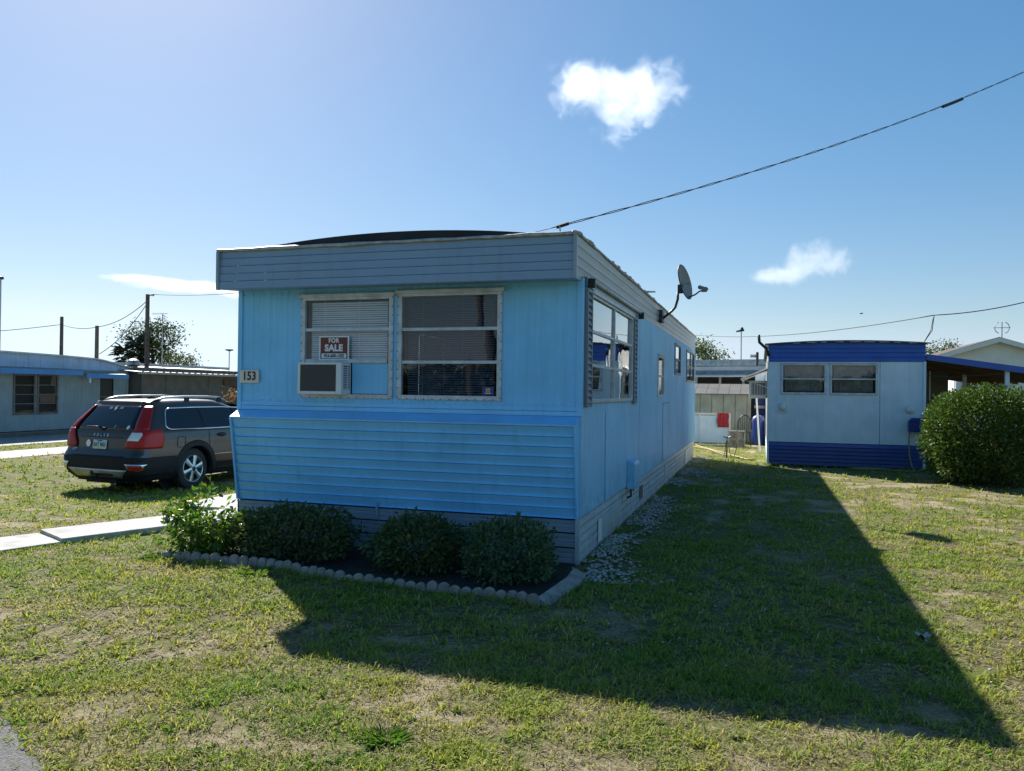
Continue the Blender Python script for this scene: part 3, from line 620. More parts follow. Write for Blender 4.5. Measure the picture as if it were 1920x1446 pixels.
# satellite dish
def build_dish():
    base = Vector((X1+.05, 12.95, 2.80)); d = thing('satellite_dish', 'grey satellite dish on bent mast at the side fascia', 'satellite dish', base)
    c = at(1281, 530, 'y', 13.0); nr = (_R*.80-_F*.54+Vector((0, 0, .22))).normalized()
    up = (Vector((0, 0, 1))-nr*nr.z).normalized(); sd = up.cross(nr)
    lo = at(1262, 580, 'y', 13.0); hub = at(1271, 548, 'y', 13.0)
    mb = MB(); mb.tube([base, base+Vector((.05, 0, .04)), lo+Vector((-.02, 0, -.03)), lo+Vector((.035, 0, .03)), lo.lerp(hub, .6)+Vector((.03, 0, 0)), hub], .021, 8); mb.build('mast', 'dark_metal', d, smooth=True)
    mb = MB(); mb.box(base.x-.05, base.x+.02, base.y-.13, base.y+.13, base.z-.06, base.z+.14); mb.build('mount_plate', 'dark_metal', d, bevel=.01)
    rows = []; n = 40
    for r in (0, .25, .5, .75, .9, 1.0):
        rows.append([c+(sd*.245*r*math.cos(2*math.pi*k/n)+up*.285*r*math.sin(2*math.pi*k/n))+nr*(.065*r*r-.03) for k in range(n+1)])
    mb = MB(); mb.grid(rows); o = mb.build('reflector', 'dish_grey', d, smooth=True)
    so_ = o.modifiers.new('thick', 'SOLIDIFY'); so_.thickness = .006
    mb = MB(); mb.tube([c+(sd*.248*math.cos(2*math.pi*k/n)+up*.288*math.sin(2*math.pi*k/n))+nr*.033 for k in range(n)], .008, 6, closed=True); mb.build('rim', 'dark_metal', d, smooth=True)
    mb = MB(); h = c-nr*.06-up*.09
    mb.box(h.x-.05, h.x+.035, h.y-.05, h.y+.05, h.z-.07, h.z+.07); mb.build('hub', 'dark_metal', d, bevel=.012)
    lnb = at(1320, 541, 'y', 12.8); st = c-up*.26+nr*.02
    mb = MB(); mb.tube([st, st.lerp(lnb, .45)+Vector((0, 0, -.02)), lnb+Vector((-.07, 0, -.045)), lnb+Vector((-.03, 0, -.03))], .014, 6); mb.build('feed_arm', 'dish_grey', d, smooth=True)
    mb = MB(); ax = (c-lnb).normalized(); mb.lathe([(0, .10), (.028, .10), (.034, .08), (.026, .06), (.030, .03), (.030, -.05), (.02, -.07), (0, -.07)], lnb, ax, 14); mb.box(lnb.x-.035, lnb.x+.045, lnb.y-.03, lnb.y+.03, lnb.z-.055, lnb.z+.02); mb.build('feed_horn', 'dish_grey', d, smooth=40)
build_dish()
# ------------------------------------------------------------------ clouds: lit vapour far away
def cloud(label, cx, cy, dist, blobs, nscale, amp, dens, seed):
    c = Vector((0, 0, CAMH))+ray(cx, cy).normalized()*dist; d = (c-Vector((0, 0, CAMH))).normalized(); r = d.cross(Vector((0, 0, 1))).normalized(); u = r.cross(d); k = dist/FPX
    B = [(r*(ox*k)-u*(oy*k)+d*(oz*k), hw*k, hh*k) for ox, oy, oz, hw, hh in blobs]
    import bmesh
    bm = bmesh.new()
    for (o, a, h) in B:
        q = bmesh.ops.create_icosphere(bm, subdivisions=3, radius=1)
        M = Matrix((( r.x*a*1.30, d.x*a*1.0, u.x*h*1.35, o.x), (r.y*a*1.30, d.y*a*1.0, u.y*h*1.35, o.y), (r.z*a*1.30, d.z*a*1.0, u.z*h*1.35, o.z), (0, 0, 0, 1)))
        bmesh.ops.transform(bm, matrix=M, verts=q['verts'])
    me = bpy.data.meshes.new('cloud'); bm.to_mesh(me); bm.free(); ob = bpy.data.objects.new('cloud', me); COL.objects.link(ob); ob.location = c
    rm = ob.modifiers.new('merge', 'REMESH'); rm.mode = 'VOXEL'; rm.voxel_size = min(h for _, _, h in B)*.22
    tag(ob, label, 'cloud')
    mt = bpy.data.materials.new('vapour'); mt.use_nodes = True; N = mt.node_tree.nodes; L = mt.node_tree.links; N.clear(); out = N.new('ShaderNodeOutputMaterial'); pv = N.new('ShaderNodeVolumePrincipled')
    pv.inputs['Color'].default_value = (1, 1, 1, 1); pv.inputs['Anisotropy'].default_value = .5; L.new(pv.outputs[0], out.inputs['Volume'])
    tc = N.new('ShaderNodeTexCoord'); P = tc.outputs['Object']
    def mth(op, a, b=None, c_=None, clamp=False):
        n = N.new('ShaderNodeMath'); n.operation = op; n.use_clamp = clamp
        for i, v in enumerate((a, b, c_)):
            if v is None: continue
            if isinstance(v, (int, float)): n.inputs[i].default_value = v
            else: L.new(v, n.inputs[i])
        return n.outputs[0]
    best = None
    for (o, a, h) in B:
        mp = N.new('ShaderNodeVectorMath'); mp.operation = 'SUBTRACT'; L.new(P, mp.inputs[0]); mp.inputs[1].default_value = o
        def dt(v):
            n = N.new('ShaderNodeVectorMath'); n.operation = 'DOT_PRODUCT'; L.new(mp.outputs[0], n.inputs[0]); n.inputs[1].default_value = v; return n.outputs['Value']
        s = mth('ADD', mth('ADD', mth('POWER', dt(r/a), 2), mth('POWER', dt(u/h), 2)), mth('POWER', dt(d/a*1.2), 2))
        e = mth('SUBTRACT', 1, mth('SQRT', s)); best = e if best is None else mth('SMOOTH_MAX', best, e, .3)
    n1 = N.new('ShaderNodeTexNoise'); n1.inputs['Scale'].default_value = nscale/k/100; n1.inputs['Detail'].default_value = 7; n1.inputs['Roughness'].default_value = .62; n1.inputs['Distortion'].default_value = .4
    ad = N.new('ShaderNodeVectorMath'); ad.operation = 'ADD'; L.new(P, ad.inputs[0]); ad.inputs[1].default_value = (seed*37, seed*11, 0); L.new(ad.outputs[0], n1.inputs['Vector'])
    v = mth('ADD', best, mth('MULTIPLY', mth('SUBTRACT', n1.outputs[0], .52), amp)); v = mth('MULTIPLY', v, 2.2, clamp=True)
    L.new(mth('MULTIPLY', mth('MULTIPLY', v, v), dens/k/60), pv.inputs['Density'])
    me.materials.append(mt)
cloud('larger white cloud high above the roof, above the power cable', 1150, 180, 700, [(-50, -20, 0, 70, 52), (36, 0, 10, 80, 60), (86, -14, -10, 46, 40), (10, 40, 0, 46, 44), (-15, -8, 0, 70, 48)], 2.6, 2.6, .42, 1)
cloud('smaller white cloud right of the satellite dish', 1505, 500, 900, [(22, -12, 0, 60, 34), (-36, 14, 0, 66, 21), (56, -8, 0, 30, 26), (-5, 4, 0, 50, 26)], 3.2, 2.1, .45, 2)
cloud('thin white streak of cloud low above the utility poles', 345, 536, 1000, [(20, 0, 0, 118, 13), (-50, -7, 0, 80, 9), (95, 8, 0, 60, 12)], 3.0, 2.0, .35, 3)
SC.cycles.volume_bounces = 2
SC.cycles.volume_max_steps = 128
# ------------------------------------------------------------------ garden in front of the home
def edging():
    path = [(-5.27, 6.01), (-4.75, 6.06), (-4.3, 6.08), (-3.85, 6.01), (-3.45, 5.915), (-3.05, 5.86), (-2.63, 5.825), (-2.2, 5.80), (-1.85, 5.765), (-1.56, 5.66)]
    e = thing('scalloped_edging', 'row of small scalloped concrete blocks edging the shrub bed', 'garden edging', (-3.4, 5.9, 0))
    P = [Vector((x, y, 0)) for x, y in path]; seg = [0]
    for a, b in zip(P, P[1:]): seg.append(seg[-1]+(b-a).length)
    def pt(s):
        for i in range(len(P)-1):
            if s <= seg[i+1]+1e-9: return P[i].lerp(P[i+1], (s-seg[i])/(seg[i+1]-seg[i]))
        return P[-1]
    w = .098; n = int(seg[-1]/w); mb = MB(); hw = w*.49; h = .050; th = .021
    prof = [(-hw, -.06), (hw, -.06), (hw, h*.62)]+[(hw*math.cos(math.pi*k/10), h*.62+hw*.98*math.sin(math.pi*k/10)) for k in range(1, 10)]+[(-hw, h*.62)]
    mb.prism([(x, th, z) for x, z in prof], (0, -2*th, 0)); proto = mb.build('edging_block', 'edging_conc', e, local=True, bevel=.007)
    for k in range(n):
        s = (k+.5)*seg[-1]/n; p = pt(s); q = pt(min(seg[-1], s+.05))-pt(max(0, s-.05)); rz_ = math.atan2(q.y, q.x)
        o = proto if k == 0 else share(proto, 'edging_block', e, (0, 0, 0))
        if k: o.modifiers.new('bevel', 'BEVEL').width = .007
        o.location = (p.x+3.4, p.y-5.9, .012*math.sin(s*2.1)+random.uniform(-.016, .010)); o.rotation_euler = (random.uniform(-.18, .16), random.uniform(-.09, .09), rz_+random.uniform(-.09, .09)); o.scale = (random.uniform(.95, 1.04), 1, random.uniform(.92, 1.1))
    mb = MB(); pts = [(-1.545, 5.70), (-1.50, 6.05), (-1.46, 6.35), (-1.47, 6.62)]; rows = []
    c = thing('concrete_border_piece', 'tilted weathered concrete border piece at the right end of the shrub bed', 'edging piece', (-1.5, 6.1, 0))
    for i, (x, y) in enumerate(pts):
        zc = .030+.022*i*.6; tl = .045
        rows.append([(x-.06, y, zc-.09), (x-.055, y, zc+.02), (x+.055, y, zc+.02-tl), (x+.065, y, zc-.10), (x-.06, y, zc-.09)])
    mb.grid(rows); mb.f.append((0, 1, 2, 3)); k = len(mb.v)-5; mb.f.append((k+3, k+2, k+1, k)); mb.build('slab', 'edging_conc', c, bevel=.008)
edging()
def stems(parent, base, tips, r, matn='bark'):
    for t in tips:
        t = Vector(t); b = Vector(base)+Vector((random.uniform(-.05, .05), random.uniform(-.05, .05), 0)); m_ = b.lerp(t, .5)+Vector((random.uniform(-.04, .04), random.uniform(-.04, .04), .02))
        mb = MB(); mb.tube([b, m_, t], [r, r*.75, r*.35], 5); mb.build('stem', matn, parent, smooth=True)
def shrub(name, label, cat, c, rad, n, lsize, lwidth, base, matn, shell=.55, boxy=2.0, lump=.16, group=None, seed=0, stemn=7, top=None, upleaf=.4, zmin=.03, var=.3, gapy=0):
    s = thing(name, label, cat, (c[0], c[1], 0), group=group)
    cx, cy, cz = c; rx, ry, rz_ = rad
    D = unit(RNG.normal(size=(n*2, 3))); pw = boxy; nr = (np.abs(D)**pw).sum(1)**(1/pw); D2 = D/nr[:, None]
    az = np.arctan2(D[:, 1], D[:, 0]); el = D[:, 2]
    lum = 1+lump*2*(fbm(az*2.2+seed*7+20, el*3.0+5, seed)-.5)+lump*.9*(fbm(az*7+seed*3+20, el*8+9, seed+9)-.5)
    rr = (shell+(1-shell)*RNG.random(n*2)**.55)*lum
    P = D2*rr[:, None]*np.array([rx, ry, rz_])+np.array([cx, cy, cz])
    if gapy: keep = fbm(P[:, 0]*5+seed, P[:, 2]*5+P[:, 1]*3, seed+4, 3) > gapy; P = P[keep]; D = D[keep]; rr = rr[keep]
    k = P[:, 2] > zmin; P = P[k][:n]; D = D[k][:n]; rr = rr[k][:n]; m_ = len(P)
    dirs = unit(D*.8+RNG.normal(size=(m_, 3))*.75+np.array([0, 0, upleaf]))
    V, Fc, T = leaves(P, dirs, RNG.uniform(.7, 1.25, m_)*lsize, lwidth, tones(m_, base, var, .2), .22, .12)
    mesh_np('foliage', V, Fc, T, matn, s)
    tips = [(cx+rx*.7*math.cos(a)*q, cy+ry*.7*math.sin(a)*q, cz+rz_*.35*random.random()) for a, q in [(2.4*i, random.uniform(.3, 1)) for i in range(stemn)]]
    stems(s, (cx, cy, 0), tips, .014)
    return s
GRN = (.078, .115, .045)
shrub('clipped_shrub', 'wide dark clipped shrub next to the flowering bush', 'shrub', (-4.22, 6.53, .20), (.64, .38, .27), 5600, .050, .5, (.078, .112, .045), 'leaf_dark', .5, 2.3, .34, 'dark shrubs along the front of the home', 1)
shrub('clipped_shrub', 'dark clipped shrub in the middle, below the right front window', 'shrub', (-2.90, 6.47, .20), (.44, .37, .29), 4200, .05, .5, GRN, 'leaf_dark', .5, 2.1, .34, 'dark shrubs along the front of the home', 2)
shrub('clipped_shrub', 'dark clipped shrub nearest the right corner of the home', 'shrub', (-2.02, 6.42, .20), (.38, .36, .30), 4200, .046, .5, (.082, .135, .062), 'leaf_dark', .5, 2.4, .34, 'dark shrubs along the front of the home', 3)
fsb = shrub('flowering_bush', 'sunlit bright green bush with yellow flowers left of dark shrubs', 'bush', (-5.10, 6.42, .28), (.40, .34, .34), 1900, .075, .42, (.075, .15, .022), 'leaf_bright', .35, 2.0, .45, None, 4, 12, upleaf=.1, gapy=.42)
for i, (px_, py_) in enumerate(((338, 957), (408, 938), (322, 968), (355, 941))):
    c = at(px_, py_, 'y', 6.2); mb = MB()
    for k in range(5):
        a = 2*math.pi*k/5+i; t = Vector((math.cos(a)*.035, math.sin(a)*.03, .012)); sdv = Vector((-math.sin(a), math.cos(a), 0))*.013
        mb.quad(c, c+t*.6+sdv, c+t, c+t*.6-sdv)
    mb.build('flower', 'sticker_yellow', fsb)
# sprigs poking out of the shrub by the corner, small weeds in the bed
def sprigs(parent, items):
    for (a, b) in items:
        mb = MB(); mb.tube([a, Vector(a).lerp(Vector(b), .5)+Vector((.01, 0, .01)), b], .0025, 4); mb.build('sprig', 'bark', parent)
# white shell gravel along the side wall
def shells():
    N_ = 4200; y = 6.5+RNG.random(N_)**1.25*13.4; x = X1+.02+np.abs(RNG.normal(0, .26, N_))*(0.9+.4*np.sin(y*1.3))
    k = fbm(x*2.2, y*1.1, 44, 4) > .43; k |= (y < 7.4) & (RNG.random(N_) < .35); x, y = x[k], y[k]; k = ~((y < 7.2) & (x < X1+.12)); x, y = x[k], y[k]
    e = 420; xe = np.concatenate([x, RNG.uniform(-1.4, 2.2, e)]); ye = np.concatenate([y, RNG.uniform(4.6, 12, e)**1.0]); sm = np.concatenate([np.ones(len(x)), np.full(e, .55)]); n = len(xe)
    oc = np.array([(1, 0, 0), (-1, 0, 0), (0, 1, 0), (0, -1, 0), (0, 0, 1), (0, 0, -1)], float); fc = np.array([(0, 2, 4), (2, 1, 4), (1, 3, 4), (3, 0, 4), (2, 0, 5), (1, 2, 5), (3, 1, 5), (0, 3, 5)])
    s = RNG.uniform(.010, .026, (n, 1, 1))*sm[:, None, None]; q = oc[None]*s*np.array([1.2, .9, .5])*RNG.uniform(.6, 1.3, (n, 6, 1)); an = RNG.uniform(0, 6.3, n); c_, s_ = np.cos(an)[:, None], np.sin(an)[:, None]
    V = np.stack([q[:, :, 0]*c_-q[:, :, 1]*s_+xe[:, None], q[:, :, 0]*s_+q[:, :, 1]*c_+ye[:, None], q[:, :, 2]+.012+RNG.random((n, 1))*.012], 2).reshape(-1, 3)
    Fc = (fc[None]+(np.arange(n)*6)[:, None, None]).reshape(-1, 3)
    o = mesh_np('shell_gravel', V, Fc, np.ones((len(V), 3)), 'shell'); o['kind'] = 'stuff'; o['label'] = 'white shell gravel strewn along the side of the blue home'; o['category'] = 'gravel'
shells()
# ------------------------------------------------------------------ parked station wagon (local axes: x right, y forward, z up, origin under the rear axle)
def build_car():
    a = -.11; right = Vector((math.cos(a), math.sin(a), 0)); fwd = Vector((-math.sin(a), math.cos(a), 0))
    org = Vector((-9.98, 11.08, -.125))
    car = thing('parked_car', 'dark brown station wagon with roof rails parked beside the blue home', 'car', org, a); car.scale = (.975, .975, 1.035)
    zt = [.20, .30, .42, .58, .62, .68, .88, .95, .99, 1.10, 1.30, 1.37, 1.41]
    T = dict(w=[.78, .87, .905, .92, .922, .922, .925, .915, .895, .845, .715, .665, .62],
             yr=[-.92, -1.02, -1.07, -1.075, -1.05, -1.00, -.975, -.955, -.935, -.865, -.70, -.635, -.62],
             yf=[3.60, 3.70, 3.75, 3.72, 3.70, 3.62, 3.10, 2.60, 2.12, 1.90, 1.45, 1.22, 1.05],
             r=[.18, .19, .19, .19, .19, .18, .17, .16, .155, .15, .15, .145, .14])
    def g(k, z): return float(np.interp(z, zt, T[k]))
    def surf(s, z, off=0.0):                                  # s: distance round the car from the middle of the back
        sg = 1 if s >= 0 else -1; s = abs(s); w, yr, yf, r = g('w', z), g('yr', z), g('yf', z), g('r', z); st = w-r
        if s <= st: x, y, nx, ny = s, yr, 0, -1
        elif s <= st+r*math.pi/2: t = (s-st)/r; x, y, nx, ny = st+r*math.sin(t), yr+r-r*math.cos(t), math.sin(t), -math.cos(t)
        else: x, y, nx, ny = w, yr+r+(s-st-r*math.pi/2), 1, 0
        bow = .035*(1-min(1, x/w)**2) if ny < 0 else 0; y -= bow*abs(ny)
        if nx > .99 and y > 1.6: x -= .10*max(0, (y-1.6)/2.1)**2
        dz = .03; dw = (g('w', z+dz)-g('w', z-dz))/(2*dz); dr = (g('yr', z+dz)-g('yr', z-dz))/(2*dz)
        nz = -dw*abs(nx)+dr*abs(ny); n = Vector((sg*nx, ny, nz)).normalized()
        return Vector((sg*x, y, z))+n*off
    def sy(y, z): w, yr, r = g('w', z), g('yr', z), g('r', z); return w-r+r*math.pi/2+(y-yr-r)
    def sx_(x): return x
    AX = (.13, 2.945); WR = .338; AR = .395
    zs = sorted(set([.22, .26]+[round(.30+.036*i, 3) for i in range(31)]+[1.41])); ys = np.arange(-.80, 3.45, .045)
    mb = MB(); ringn = None; rings = []
    for z in zs:
        w, yr, yf, r = g('w', z), g('yr', z), g('yf', z), g('r', z); st = w-r
        half = [surf(q*st/8, z) for q in range(9)]+[surf(st+r*math.pi/2*q/7, z) for q in range(1, 8)]
        y0 = yr+r; rf = min(.5, r*1.9); side = [surf(sy(y0+(yf-rf-y0)*q/96, z), z) for q in range(1, 97)]
        e = side[-1]; front = [Vector((e.x-(rf if True else 0)*(1-math.cos(math.pi/2*q/5)), yf-rf+rf*math.sin(math.pi/2*q/5), z)) for q in range(1, 6)]
        fx = front[-1].x; fr2 = [Vector((fx*(1-q/4), yf+.06*(1-(1-q/4)**2), z)) for q in range(1, 5)]
        h = half+side+front+fr2; ring = h+[Vector((-p.x, p.y, p.z)) for p in h[-2:0:-1]]; rings.append(ring)
    top = rings[-1]; cy = (min(p.y for p in top)+max(p.y for p in top))/2
    for k, (sc, z) in enumerate(((.965, 1.432), (.90, 1.447), (.75, 1.460), (.45, 1.468), (.05, 1.470))):
        rings.append([Vector((p.x*sc, cy+(p.y-cy)*(1-(1-sc)*.45), z-.03*max(0, abs((p.y-cy)/1.0))**2*.5)) for p in top])
    n = len(rings[0]); idx = []
    for rg in rings: idx.append(len(mb.v)); mb.v += [tuple(p) for p in rg]
    for i in range(len(rings)-1):
        for q in range(n):
            q2 = (q+1) % n; f = (idx[i]+q, idx[i]+q2, idx[i+1]+q2, idx[i+1]+q)
            c = sum((Vector(mb.v[t]) for t in f), Vector())/4
            if abs(c.x) > .6 and any((c.y-ax)**2+(c.z-WR)**2 < AR**2 for ax in AX): continue
            mb.f.append(f)
    body = mb.build('body', 'car_paint', car, local=True, smooth=50)
    def patch(name, matn, sa, sb, z0, z1, off=.006, ns=10, nz=10, parent=None, mirror=False):
        out = []
        for sg in ((1, -1) if mirror else (1,)):
            rows = []
            for j in range(nz+1):
                z = z0+(z1-z0)*j/nz; a_, b_ = sa(z), sb(z); rows.append([surf(sg*(a_+(b_-a_)*i/ns), z, off) for i in range(ns+1)])
            m2 = MB(); m2.grid(rows); o = m2.build(name, matn, parent or car, local=True, smooth=60); md = o.modifiers.new('thick', 'SOLIDIFY'); md.thickness = .008; md.offset = -1; out.append(o)
        return out
    C = lambda v: (lambda z: v)
    lin = lambda z0, v0, z1, v1: (lambda z: v0+(v1-v0)*(z-z0)/(z1-z0))
    corner = lambda z: g('w', z)-g('r', z)+g('r', z)*math.pi/2
    # back: glass, tailgate seam, bumper, skid plate, lamps
    patch('rear_window', 'car_glass', lin(.985, -.655, 1.37, -.52), lin(.985, .655, 1.37, .52), .985, 1.375, .007, 16, 8)
    patch('roof_spoiler', 'car_paint', C(-.56), C(.56), 1.372, 1.425, .035, 14, 4)
    patch('bumper', 'car_black', lambda z: -sy(-.36, z), lambda z: sy(-.36, z), .30, .585, .010, 60, 8)
    patch('lower_valance', 'car_black', lambda z: -sy(-.42, z), lambda z: sy(-.42, z), .215, .30, .004, 60, 4)
    patch('skid_plate', 'car_silver', lin(.275, -.52, .40, -.68), lin(.275, .52, .40, .68), .275, .40, .022, 16, 4)
    patch('skid_slot', 'car_black', C(-.10), C(.36), .31, .335, .026, 8, 2)
    patch('tailgate_seam', 'car_black', C(-.60), C(.60), .588, .600, .004, 14, 1)
    patch('tailgate_crease', 'car_black', C(-.50), C(.50), .872, .880, .007, 12, 1)
    patch('tail_lamp', 'lamp_red', lambda z: .655-.135*(z-.985)/.385+.035, lambda z: corner(z)-.06, 1.0, 1.36, .010, 8, 10, mirror=True)
    lo = patch('tail_lamp', 'lamp_red', lambda z: .555+.12*max(0, (z-.80))/.2*1.0, lambda z: sy(-.62+.05*(1-abs(z-.86)/.16), z), .715, 1.0, .014, 14, 8, mirror=True)
    for i, l in enumerate(lo):
        m2 = MB(); sg = 1 if i == 0 else -1; rows = [[surf(sg*(.595+.06*max(0, z-.83)/.1+(.215-.05*max(0, z-.92)/.04)*t/6), z, .020) for t in range(7)] for z in np.linspace(.835, .955, 5)]; m2.grid(rows); m2.build('reversing_lamp', 'lamp_clear', l, local=True, smooth=True)
    rf = patch('reflector_surround', 'car_chrome', lin(.385, .72, .49, .64), lin(.385, .93, .49, 1.0), .385, .49, .016, 8, 4, mirror=True)
    for i, o in enumerate(rf):
        sg = 1 if i == 0 else -1; m2 = MB(); rows = [[surf(sg*((.73-(z-.405)*.6)+(.19+(z-.405)*.5)*t/6), z, .022) for t in range(7)] for z in np.linspace(.405, .472, 3)]; m2.grid(rows); m2.build('reflector', 'lamp_red', o, local=True)
    pl = surf(0, .755, .012)
    def onback(x0, z0, off): return lambda X, Y, Z: tuple(surf(x0+X, z0+Y, off+Z))
    plate = patch('licence_plate', 'plate_white', C(-.155), C(.155), .69, .835, .018, 6, 3)[0]
    text_obj('plate_lettering', 'BAT M55', .085, 'plate_green', None, onback(0, .758, .021), 0, 0, 0, bold=.002, sx=.85, ext=.001).parent = plate
    text_obj('plate_lettering', 'FLORIDA', .026, 'plate_green', None, onback(0, .819, .021), 0, 0, 0, bold=.001, ext=.001).parent = plate
    text_obj('badge_lettering', 'VOLVO', .060, 'car_chrome', None, onback(0.0, .905, .010), 0, 0, 0, bold=.001, sx=1.0, space=2.3, ext=.002).parent = car
    text_obj('model_lettering', 'XC70', .045, 'car_chrome', None, onback(-.60, .67, .010), 0, 0, 0, bold=.001, ext=.002).parent = car
    def disc(name, x0, z0, r, matn, off=.012):
        m2 = MB(); c = surf(x0, z0, off); i0 = len(m2.v); m2.v.append(tuple(c))
        for k in range(20): m2.v.append(tuple(surf(x0+r*math.cos(math.pi*2*k/20), z0+r*math.sin(math.pi*2*k/20), off)))
        for k in range(20): m2.f.append((0, 1+k, 1+(k+1) % 20))
        return m2.build(name, matn, car, local=True)
    disc('round_sticker', -.275, .775, .055, 'sign_white'); disc('round_sticker', .53, 1.03, .030, 'sign_white')
    text_obj('window_decal', 'Salt', .05, 'sign_white', None, onback(-.125, 1.315, .0165), 0, 0, 0, ext=.0006, shear=.3).parent = car
    text_obj('window_decal', 'Life', .05, 'sign_white', None, onback(.125, 1.315, .0165), 0, 0, 0, ext=.0006, shear=.3).parent = car
    m2 = MB()
    for (x, z, r) in ((0, 1.335, .018), (-.012, 1.312, .022), (.014, 1.300, .020), (0, 1.288, .014)):
        i0 = len(m2.v); m2.v.append(tuple(surf(x, z, .0165)));
        for k in range(9): m2.v.append(tuple(surf(x+r*math.cos(k*.698)*(1 if k % 2 else .7), z+r*math.sin(k*.698), .0165)))
        for k in range(9): m2.f.append((i0, i0+1+k, i0+1+(k+1) % 9))
    m2.build('window_decal', 'sign_white', car, local=True)
    text_obj('window_sticker', '/', .06, 'sign_white', None, onback(.245, 1.035, .0165), 0, 0, 0, ext=.0006, bold=.002).parent = car
    text_obj('window_sticker', '2001', .05, 'lamp_red', None, onback(.335, 1.035, .0165), 0, 0, 0, ext=.0006, shear=.2).parent = car
    m2 = MB(); m2.tube([surf(-.02, 1.005, .03), surf(-.18, 1.022, .025), surf(-.42, 1.022, .020)], [.014, .011, .006], 6); m2.build('wiper', 'car_black', car, local=True, smooth=True)
    m2 = MB(); c = surf(.0, .998, .018); m2.box(c.x-.045, c.x+.045, c.y-.01, c.y+.04, c.z-.022, c.z+.02); m2.build('wiper_pivot', 'car_black', car, local=True, bevel=.008)
    m2 = MB(); m2.tube([(-.0, -1.0, .30), (-.0, -1.13, .27), (-.0, -1.18, .285), (-.0, -1.185, .33)], .018, 8); m2.lathe([(0, .03), (.02, .025), (.028, 0), (.02, -.025), (0, -.03)], (0, -1.185, .345), n=12); m2.build('tow_ball', 'dark_metal', car, local=True, smooth=True)
    # sides
    for sg in (1, -1):
        def P(y, z, off): return surf(sg*sy(y, z), z, off)
        def band(name, matn, y0, y1, zlo, zhi, off, ny=16, nz=6, parent=None):
            rows = []
            for j in range(nz+1):
                rows.append([P(y0(t/nz*0+j/nz)+(y1(j/nz)-y0(j/nz))*i/ny, zlo+(zhi-zlo)*j/nz, off) for i, t in [(i, 0) for i in range(ny+1)]])
            m2 = MB(); m2.grid(rows); o = m2.build(name, matn, parent or car, local=True, smooth=60); return o
        K = lambda v: (lambda t: v)
        band('side_glass', 'car_glass', lambda t: -.50+.14*t+.10*max(0, t-.75)*4*.25, lambda t: 1.98-.55*t, .995, 1.315, .006, 30, 8)
        for yy, sl in ((.30, .03), (1.10, .02)): band('pillar', 'car_black', lambda t, yy=yy, sl=sl: yy+sl*t, lambda t, yy=yy, sl=sl: yy+.045+sl*t, .995, 1.315, .009, 1, 6)
        out = [(-.42, .992), (-.48, 1.02), (-.50, 1.06), (-.42, 1.24), (-.37, 1.30), (-.28, 1.322), (.2, 1.33), (.9, 1.33), (1.35, 1.315), (1.7, 1.16), (2.0, .992), (1.2, .990), (.4, .990)]
        m2 = MB(); m2.tube([P(y, z, .009) for y, z in out], .012, 6, closed=True); m2.build('window_trim', 'car_chrome', car, local=True, smooth=True)
        band('sill_cladding', 'car_black', K(.54), K(2.52), .225, .42, .012, 24, 4)
        band('sill_trim', 'car_chrome', K(.56), K(2.50), .330, .345, .018, 24, 1)
        band('door_rub_strip', 'car_silver', K(.52), K(2.25), .556, .566, .012, 18, 1)
        band('rear_cladding', 'car_black', K(-.40), K(-.30), .25, .585, .0095, 6, 6)
        for yy, z0, z1, sl in ((.44, .50, .99, -.04), (1.12, .42, .99, .02), (2.05, .42, .95, .03)):
            band('door_seam', 'void', lambda t, yy=yy, sl=sl: yy+sl*t, lambda t, yy=yy, sl=sl: yy+.010+sl*t, z0, z1, .004, 1, 10)
        for ax in AX:
            rows = []
            for r_, of in ((AR-.03, -.02), (AR-.012, .016), (AR+.065, .014), (AR+.078, .002)):
                rows.append([P(ax+r_*math.cos(t), max(.215, WR+r_*math.sin(t)), of) for t in np.linspace(-.28, math.pi+.28, 36)])
            m2 = MB(); m2.grid(rows); m2.build('arch_cladding', 'car_black', car, local=True, smooth=45)
            m2 = MB(); rows = [[(sg*x, ax+(AR+.01)*math.cos(t), max(.2, WR+(AR+.01)*math.sin(t))) for t in np.linspace(-.3, math.pi+.3, 24)] for x in (.90, .55)]; m2.grid(rows)
            i = len(m2.v); m2.v += [(sg*.55, ax+.5*math.cos(t), WR+.5*math.sin(t)) for t in np.linspace(0, 2*math.pi, 20)[:-1]]; m2.f.append(tuple(range(i, len(m2.v)))); m2.build('wheel_well', 'void', car, local=True)
            # wheel
            cx = sg*.855; wl_ = MB(); ax_ = (sg, 0, 0); c = (cx, ax, WR)
            wl_.lathe([(.205, -.20), (.29, -.225), (.325, -.205), (WR, -.18), (WR, -.05), (.325, -.02), (.29, .0), (.235, -.003), (.222, -.015), (.222, -.10)], c, ax_, 40); wh = wl_.build('wheel', 'tyre', car, local=True, smooth=35)
            rm = MB(); rm.lathe([(.224, -.10), (.226, -.012), (.218, -.004), (.208, -.010), (.200, -.07)], c, ax_, 40)
            rim = rm.build('rim', 'rim_silver', wh, local=True, smooth=35)
            bk = MB(); bk.lathe([(.0, -.085), (.15, -.085), (.206, -.075)], c, ax_, 30); bk.build('brake_disc', 'dark_metal', wh, local=True, smooth=True)
